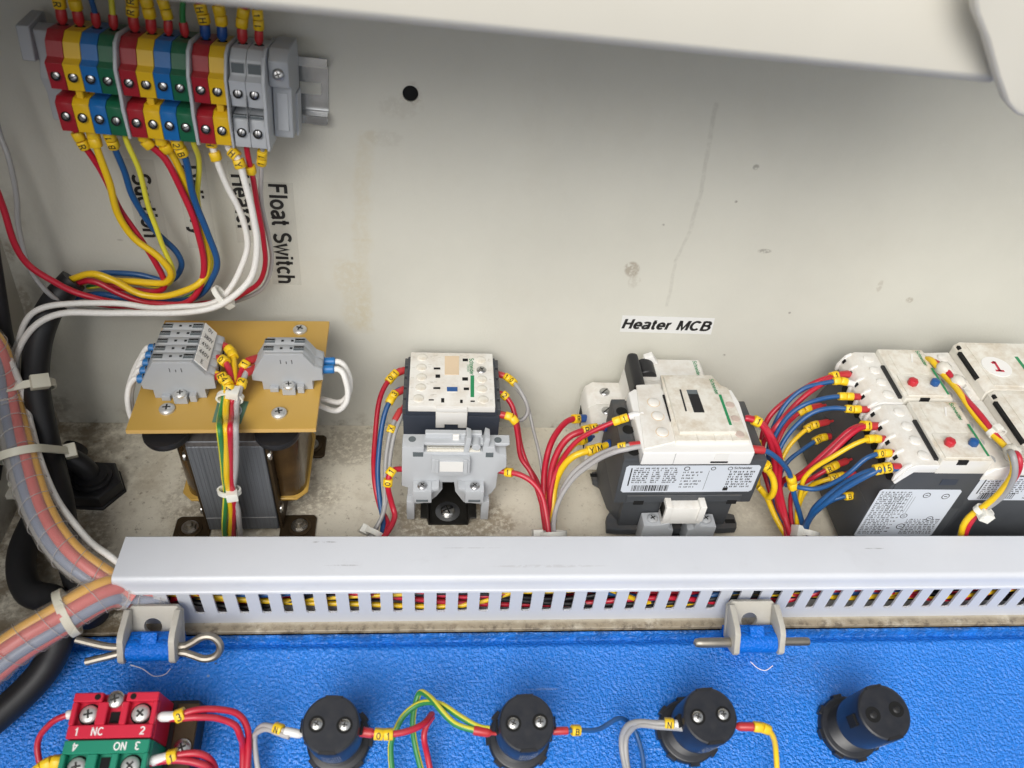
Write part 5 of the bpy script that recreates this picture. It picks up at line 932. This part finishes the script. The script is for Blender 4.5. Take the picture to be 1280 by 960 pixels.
for k, (x, y) in enumerate(((735, 165), (830, 255), (1085, 590), (1195, 722))):
    if k == 2: tie('pale cable tie round the relay bundle, third along it', z9(x + 10, y, 95), z9(1160, 700, 95) - z9(1050, 585, 95), 2.6, 5, .2, 'nylonwhite', 3, 4); continue
    o = MB().lathe([(.1, -4.5), (3.4, -3.6), (4.6, -1), (4.4, 2), (2.6, 4), (.1, 4.6)], (0, 0, 0), (.2, -.9, .1), 16, 'hotglue').build('glue_blob', None, sm=80, M=T(*z9(x + 8, y, 96)))
    for v in o.data.vertices: v.co *= 1 + .16 * math.sin(v.co.x * 1900 + k) * math.cos(v.co.z * 1500)
    tag(o, ['pale glue blob on the relay bundle, nearest the wall', 'pale glue blob on the relay bundle, second from the wall', '', 'pale glue blob on the relay bundle, nearest the duct'][k], 'glue')
tie('white cable tie round the bundle below the right edge relays', zv(1010, 420, -119), zv(930, 460, -119) - zv(1030, 385, -119), 3.2, 5.5, 3.3, 'nylonwhite', 3.2, 6, up=(0, 1, 0), tail=5)

# ================================================================== CABLES AND SPIRAL WRAPPED BUNDLES AT THE LEFT
def cable(label, P, r, m='cableblack', name='cable', cat='cable'):
    S = smooth_path(P, 8); o0 = S[0].copy(); o = MB().tube([p - o0 for p in S], r, 20, m).build(name, None, sm=60, M=T(*o0)); return tag(o, label, cat)
cable('thick black sleeve hanging from the wall wires down the left side', [Wp(92, 350, 20), Wp(72, 372, 26), Wp(56, 400, 38), Wp(46, 440, 46), Wp(46, 490, 52), Fp(60, 560, 42), Fp(74, 620, 32), Fp(84, 680, 20), Fp(100, 735, 12), Fp(118, 775, 10)], 7.4)
cable('black cable curling over the floor at the lower left', [Fp(95, 560, 16), Fp(60, 620, 13), Fp(28, 690, 13), Fp(35, 738, 13), Fp(70, 752, 16), Fp(75, 790, 18), Dp(60, 830, 16), Dp(30, 866, 12), Dp(-20, 910, 10)], 7.6)
cable('black cable at the far left edge of the wall', [Wp(-14, 300, 40), Wp(2, 400, 42), Wp(10, 450, 42), Wp(4, 500, 44), Fp(-10, 600, 30)], 4.5)
gl = thing('cable_gland', 'black hexagonal cable gland nut on the floor', 'cable gland', T(*Fp(122, 613, 0)) @ Matrix.Rotation(R(12), 4, 'Z'))
MB().lathe([(18, 0), (18, 1.5), (16.4, 2), (17, 2.2), (17, 10), (15.5, 11)], n=6, m='black').build('lock_nut', gl, .6, 2)
MB().lathe([(11.5, 11), (11.5, 13), (9.5, 13.5), (9.5, 16), (6, 16.2)], n=30, m='black').build('collar', gl)
MB().tube(smooth_path([(0, 0, 12), (-3, 2, 22), (-12, 5, 30), (-24, 4, 30)], 6), 6.2, 16, 'cableblack').build('cable_tail', gl, sm=60)
o = thing('fixing_bracket', 'pale metal bracket on the left side wall above the floor', 'bracket', T(*Fp(20, 622, 16)))
MB().prism([(-24, 0), (12, 0), (16, 3), (16, 16), (10, 20), (-24, 20)], -2, 1.5, 'z', 'lidpaint').build('plate', o, .6, 2)
MB().lathe([(4, 1.5), (4, 4), (3, 5)], (-6, 10, 0), (0, 0, 1), 6, 'lidpaint').build('bolt', o, .3, 1)

def wrapped(label, P, R0, colours, ph0=0.0, pitch=11.0):
    S = smooth_path(P, 14); o0 = S[0].copy(); S = [p - o0 for p in S]
    root = thing('wire_bundle', label, 'wire bundle', T(*o0))
    N = len(S); tan = [((S[min(i + 1, N - 1)] - S[max(i - 1, 0)]).normalized()) for i in range(N)]; nr = tan[0].orthogonal().normalized(); fr = []
    acc = [0.0]
    for i in range(N):
        nr = (nr - tan[i] * nr.dot(tan[i])).normalized(); fr.append((nr.copy(), tan[i].cross(nr)))
        if i: acc.append(acc[-1] + (S[i] - S[i - 1]).length)
    n = len(colours)
    for k, m in enumerate(colours):
        rr = R0 * .60; pts = []
        for i in range(N):
            t = ph0 + 2 * math.pi * k / n + acc[i] * .006; pts.append(S[i] + (fr[i][0] * math.cos(t) + fr[i][1] * math.sin(t)) * rr)
        MB().tube(pts, R0 * .36, 10, m).build('wire', root, sm=60)
    def rf(i, t): 
        f = (acc[i] / pitch - t / (2 * math.pi)) % 1.0
        return R0 * (1.0 + (.075 * f if f < .93 else -.03))
    fine = []; 
    Sf = []
    for i in range(N - 1):
        for q_ in range(4): Sf.append(S[i].lerp(S[i + 1], q_ / 4))
    acc2 = [0.0]
    for i in range(1, len(Sf)): acc2.append(acc2[-1] + (Sf[i] - Sf[i - 1]).length)
    def rf2(i, t):
        f = (acc2[i] / pitch - t / (2 * math.pi)) % 1.0
        return R0 * (1.02 + (.085 * f if f < .94 else -.02))
    MB().tube(Sf, R0, 32, 'wrap', rf=rf2, caps=False).build('spiral_wrap', root, sm=70)
    hel = []; nr = (Sf[1] - Sf[0]).normalized().orthogonal().normalized()
    for i in range(len(Sf)):
        tg = (Sf[min(i + 1, len(Sf) - 1)] - Sf[max(i - 1, 0)]).normalized(); nr = (nr - tg * nr.dot(tg)).normalized(); bi = tg.cross(nr)
        nn = 6
        if i + 1 < len(Sf):
            for q_ in range(nn):
                f = q_ / nn; t = (acc2[i] + (acc2[i + 1] - acc2[i]) * f) / pitch * 2 * math.pi
                hel.append(Sf[i].lerp(Sf[i + 1], f) + (nr * math.cos(t) + bi * math.sin(t)) * R0 * 1.07)
    MB().tube(hel, .24, 5, 'wrapedge').build('wrap_edge', root, sm=70)
    return root
wrapped('spiral wrapped wire bundle curving down the left side into the duct', [Wp(-40, 400, 60), Wp(-8, 440, 62), Fp(8, 500, 70), Fp(26, 570, 62), Fp(50, 640, 52), Fp(85, 692, 44), Fp(135, 728, 34), Fp(168, 745, 26)], 8.4, ['wgrey', 'worange', 'wpink', 'wslate', 'wgrey', 'wslate', 'worange'], 2.2)
wrapped('spiral wrapped wire bundle leaving the duct towards the lower left', [Vp(205, 742, -146), Vp(160, 738, -149), Vp(128, 742, -156), Fp(70, 776, 34), Dp(10, 815, 38), Dp(-50, 872, 30), Dp(-90, 930, 20)], 9.4, ['worange', 'wgrey', 'worange', 'wpink', 'wslate', 'wpink', 'worange'], .6 + math.pi)
wire('thin white braided wire running down beside the spiral wrap', 'wwhite', [Wp(12, 450, 62), Fp(33, 505, 66), Fp(47, 560, 60), Fp(60, 601, 54), Fp(78, 636, 48), Fp(108, 674, 43), Fp(140, 699, 41), Fp(166, 713, 37)], 2.1)
hull_tie('upper large nylon cable tie round wrapped bundle and black sleeve', Fp(6, 492, 71), 11.4, Wp(46, 488, 52), 9.4, (.28, -.75, -.6))
hull_tie('lower large nylon cable tie round wrapped bundle and black sleeve', Fp(25, 568, 62), 11.4, Fp(61, 558, 43), 9.4, (.3, -.75, -.6))
tie('small white cable tie at the left edge above the large ones', Fp(2, 472, 74), (.3, -.75, -.6), 10, 13, 4.5, 'nylonwhite', 3.2, 6)
tie('nylon cable tie round the lower left wrapped bundle', (Dp(84, 766, 36)), (-.85, -.5, -.1), 11.8, 11.8, 2.2, 'nylon', 4.2, 2)

# ================================================================== PARTS ON THE OPENED DOOR
def pilot(label, x, y, rot, screws=True, lean=0.0):
    p = MD.inverted() @ Vector((x, y, 0)); o = thing('pilot_lamp', label, 'pilot lamp', MD @ T(x, p.y, 0) @ Matrix.Rotation(R(rot), 4, 'Z'), 'pilot lamp backs on the door')
    b = MB(); b.lathe([(16.4, 0), (16.4, 4), (15.4, 5)], n=36, m='pilot')
    for k in range(8):
        t = k * math.pi / 4; b.box(-2.6, 2.6, 14.5, 17.6, .3, 4.6, 'pilot', Matrix.Rotation(t, 4, 'Z'))
    b.build('lock_ring', o, .3, 1)
    pr = [(11.8, 4)]
    for k in range(8): pr += [(12.9, 5 + k * 1.5), (11.6, 5.8 + k * 1.5)]
    MB().lathe(pr + [(12.6, 17.5), (13.4, 18.5), (13.7, 22), (13.9, 43.5), (13.4, 45), (12.6, 45.6)], n=44, m='pilot').build('body', o, sm=25)
    for s in (-1, 1): MB().prism([(-4.4, s * 13.3), (4.4, s * 13.3), (3.4, s * 11.6), (-3.4, s * 11.6)], 41, 45.72, 'z', 'black').build('edge_notch', o, .2, 1)
    for s in (-1, 1):
        MB().lathe([(3.9, 45.55), (3.9, 45.75)], (s * 6.6, 0, 0), (0, 0, 1), 22, 'void').build('screw_well', o)
        screw(o, (s * 6.6, 0, 45.2), (0, 0, 1), 2.75 if screws else 2.0, 'steel' if screws else 'black', 'cross', roll=.5 + s)
        MB().box(s * 13.7 - 1.2, s * 13.7 + 1.2, -3, 3, 33, 41, 'void').build('wire_port', o, .2, 1)
    b = MB(); rnd = random.Random(int(x))
    for k in range(9):
        a = -1.9 + k * .055
        for j in range(9):
            if rnd.random() < .75: b.box(-.35, .35, -.14, .14, 0, .05, 'faintink', Matrix.Rotation(-1.2 - k * .075, 4, 'Z') @ T(13.88, 0, 25 + j * 1.7) @ Matrix.Rotation(R(90), 4, 'Y'))
    b.build('side_print', o)
    return o
pilot('black pilot lamp back between red contact block and earth wires', -49, -217, -3)
pilot('black pilot lamp back with red ferrules on both sides, below duct centre', 45.3, -218, 2)
pilot('black pilot lamp back with a white ferrule and printed side', 137.5, -216.5, 4)
pilot('black pilot lamp back without wires at the right', 228.5, -216.5, 10, False)
wire('upper grey wire with marker N and white ferrule at the left pilot', 'wsilver', [Dp(376, 918, 37), Dp(360, 916, 37), Dp(340, 911, 35), Dp(325, 908, 30), Dp(317, 920, 22), Dp(320, 945, 14), Dp(328, 985, 8)], 1.5, start='bootwhite', marks=[(11.5, 'N')], blen=8)
wire('lower grey wire beside the first, left of the left pilot', 'wsilver', [Dp(362, 921, 37), Dp(345, 917, 36), Dp(327, 914, 30), Dp(315, 924, 20), Dp(313, 950, 12), Dp(318, 990, 8)], 1.5)
wire('red wire with markers 0 and 1 right of the left pilot', 'wred', [Dp(446, 914, 36), Dp(460, 915, 37), Dp(480, 916, 37), Dp(505, 914, 36), Dp(528, 906, 32), Dp(540, 893, 26)], 1.8, start='bootred', marks=[(11, '0'), (15.6, '1')])
wire('red wire dropping from the joint towards the bottom edge', 'wred', [Dp(541, 895, 24), Dp(534, 908, 22), Dp(531, 925, 20), Dp(534, 945, 14), Dp(541, 985, 8)], 1.7)
for k, P in enumerate(([(612, 916, 38), (598, 914, 38), (575, 905, 38), (553, 888, 36), (535, 871, 32), (524, 866, 28), (519, 880, 24), (517, 905, 20), (522, 935, 14), (534, 985, 8)], [(612, 911, 38), (598, 908, 38), (575, 896, 36), (550, 882, 32), (525, 880, 28), (504, 893, 24), (492, 915, 20), (488, 935, 16), (494, 985, 8)])):
    wire('%s yellow and green earth wire arching to the red ferrule' % ['lower', 'upper'][k], 'wlime', [Dp(*p) for p in P], 1.7, 'wgreen', start='bootred' if k == 0 else None, blen=8)
wire('thin blue wire with marker right of the middle pilot', 'wblue', [Dp(690, 914, 37), Dp(704, 914, 37), Dp(722, 913, 36), Dp(745, 910, 30), Dp(775, 898, 20), Dp(792, 910, 10), Dp(800, 940, 6), Dp(806, 985, 5)], 1.3, start='bootred', marks=[(12, 'B')])
for k in (0, 1):
    wire('%s grey wire with white ferrule at the printed pilot' % ['outer', 'inner'][k], 'wgrey', [Dp(862 - k, 908 + k * 4, 36), Dp(846, 905 + k * 4, 36), Dp(825, 902 + k * 5, 35), Dp(800, 900 + k * 7, 30), Dp(783 + k * 5, 908 + k * 6, 22), Dp(776 + k * 6, 930, 14), Dp(784 + k * 6, 985, 8)], 1.7, start='bootwhite' if k == 0 else None, marks=[(10.5, 'N')] if k == 0 else [])
wire('yellow wire with red ferrule right of the printed pilot', 'wyellow', [Dp(922, 908, 36), Dp(934, 909, 37), Dp(950, 911, 37), Dp(964, 920, 32), Dp(970, 938, 22), Dp(973, 985, 10)], 1.6, start='bootred', marks=[(10, ''), (14.6, '')])
# two contact blocks of a push button
pc = (Dp(97, 878, 44), Dp(196, 878, 44), Dp(88, 924, 44)); di = MD.inverted(); a, b_, c_ = [di @ v for v in pc]
def cblock(label, y0, y1, m, nm, flip):
    x0, x1 = a.x - 2.0, b_.x + 0.5; w = x1 - x0; d = y1 - y0
    o = thing('contact_block', label, 'contact block', MD @ T(x0, y0, 24), 'contact blocks of the push button')
    ys = (lambda q_: d - q_) if flip else (lambda q_: q_)
    def bx(name, xa, xb, ya, yb, za, zb, mm_=m, bv=.4): yy = sorted((ys(ya), ys(yb))); return MB().box(xa, xb, yy[0], yy[1], za, zb, mm_).build(name, o, bv, 1)
    bx('body', 0, w, 0, d, -6, 16); bx('name_strip', .3, w - .3, .2, d * .30, 16, 20)
    bx('left_wall', 0, w * .34, d * .80, d, 16, 20.5); bx('right_wall', w * .62, w, d * .80, d, 16, 20.5); bx('rib', w * .30, w * .42, d * .3, d * .8, 16, 20); bx('rib', w * .58, w * .66, d * .3, d * .8, 16, 20); bx('rib', 0, w * .06, d * .3, d * .8, 16, 20.2); bx('rib', w * .94, w, d * .3, d * .8, 16, 20.2)
    bx('socket', w * .44, w * .56, d * .36, d * .6, 16, 16.6, 'void', .1)
    screw(o, (w * .19, ys(d * .55), 16.4), (0, 0, 1), 4.1, 'boltzinc', 'cross', roll=.2); screw(o, (w * .80, ys(d * .55), 16.4), (0, 0, 1), 4.1, 'boltzinc', 'cross', roll=.9)
    for xx in (.19, .80): MB().lathe([(5.0, 15.9), (5.0, 16.1)], (w * xx, ys(d * .55), 0), (0, 0, 1), 24, 'void').build('screw_well', o)
    for xx in (.28, .70): MB().lathe([(1.4, 20.5), (1.4, 20.7)], (w * xx, ys(d * .9), 0), (0, 0, 1), 14, 'void').build('pin_hole', o)
    rz = Matrix.Rotation(math.pi if flip else 0, 4, 'Z')
    for s, xx in nm: text(s, 3.6, 'whiteink', o, T(w * xx, ys(d * .155), 20.08) @ rz, bold=.02)
    return o, w, d
D1 = 20.5
cb, w1, d1 = cblock('red contact block marked NC above the green one', c_.y, c_.y + D1, 'blockred', [('1', .12), ('NC', .36), ('2', .88)], False)
cblock('green contact block marked NO below the red one', c_.y - D1 - .3, c_.y - .3, 'blockgreen', [('3', .86), ('NO', .66), ('4', .14)], True)
screw(cb, (w1 * .48, d1 * .86, 18), (0, 0, 1), 4.0, 'steel', 'cross', roll=.3)
o = thing('switch_mount', 'dark metal mounting frame beside the contact blocks', 'switch mount', MD @ T(b_.x + 1, c_.y, 0))
MB().box(-30, 12, -24, 22, .1, 18, 'black').build('frame', o, 1, 2); MB().box(2, 13, -16, 20, 18, 20, 'bronze').build('metal_strap', o, .5, 1); screw(o, (8, -1, 20), (0, 0, 1), 4.2, 'steel', 'cross')
for k in (0, 1):
    wire('%s red wire with marker 3 arching from the red contact block' % ['upper', 'lower'][k], 'wred', [Dp(200, 896, 40), Dp(218, 896 + k * 3, 40), Dp(245, 890 + k * 9, 40), Dp(272, 888 + k * 10, 38), Dp(295, 893 + k * 12, 34), Dp(307 - k * 4, 910 + k * 10, 28), Dp(309 - k * 5, 935, 20), Dp(306 - k * 5, 985, 10)], 1.8, start='bootwhite' if k == 0 else None, marks=[(9.5, '3')] if k == 0 else [], msize=6)
    wire('%s red wire with marker 1 from the green contact block' % ['upper', 'lower'][k], 'wred', [Dp(188, 952 + k * 2, 38), Dp(210, 947 + k * 4, 38), Dp(235, 944 + k * 7, 38), Dp(256, 948 + k * 8, 36), Dp(268 - k * 3, 965, 30), Dp(272, 1000, 22)], 1.9, start='bootwhite' if k == 0 else None, marks=[(10, '1')] if k == 0 else [], msize=6)
wire('red wire arching from the left side of the red contact block', 'wred', [Dp(92, 892, 38), Dp(80, 896, 38), Dp(62, 905, 36), Dp(50, 918, 32), Dp(47, 935, 28), Dp(54, 960, 24), Dp(66, 985, 20)], 1.6, start='bootwhite', blen=3)
wire('red wire with yellow markers at the lower left edge', 'wred', [Dp(100, 952, 36), Dp(80, 952, 36), Dp(60, 955, 36), Dp(35, 975, 32), Dp(20, 1000, 26)], 1.9, marks=[(10, ''), (14, ''), (18.5, '')], msize=6)
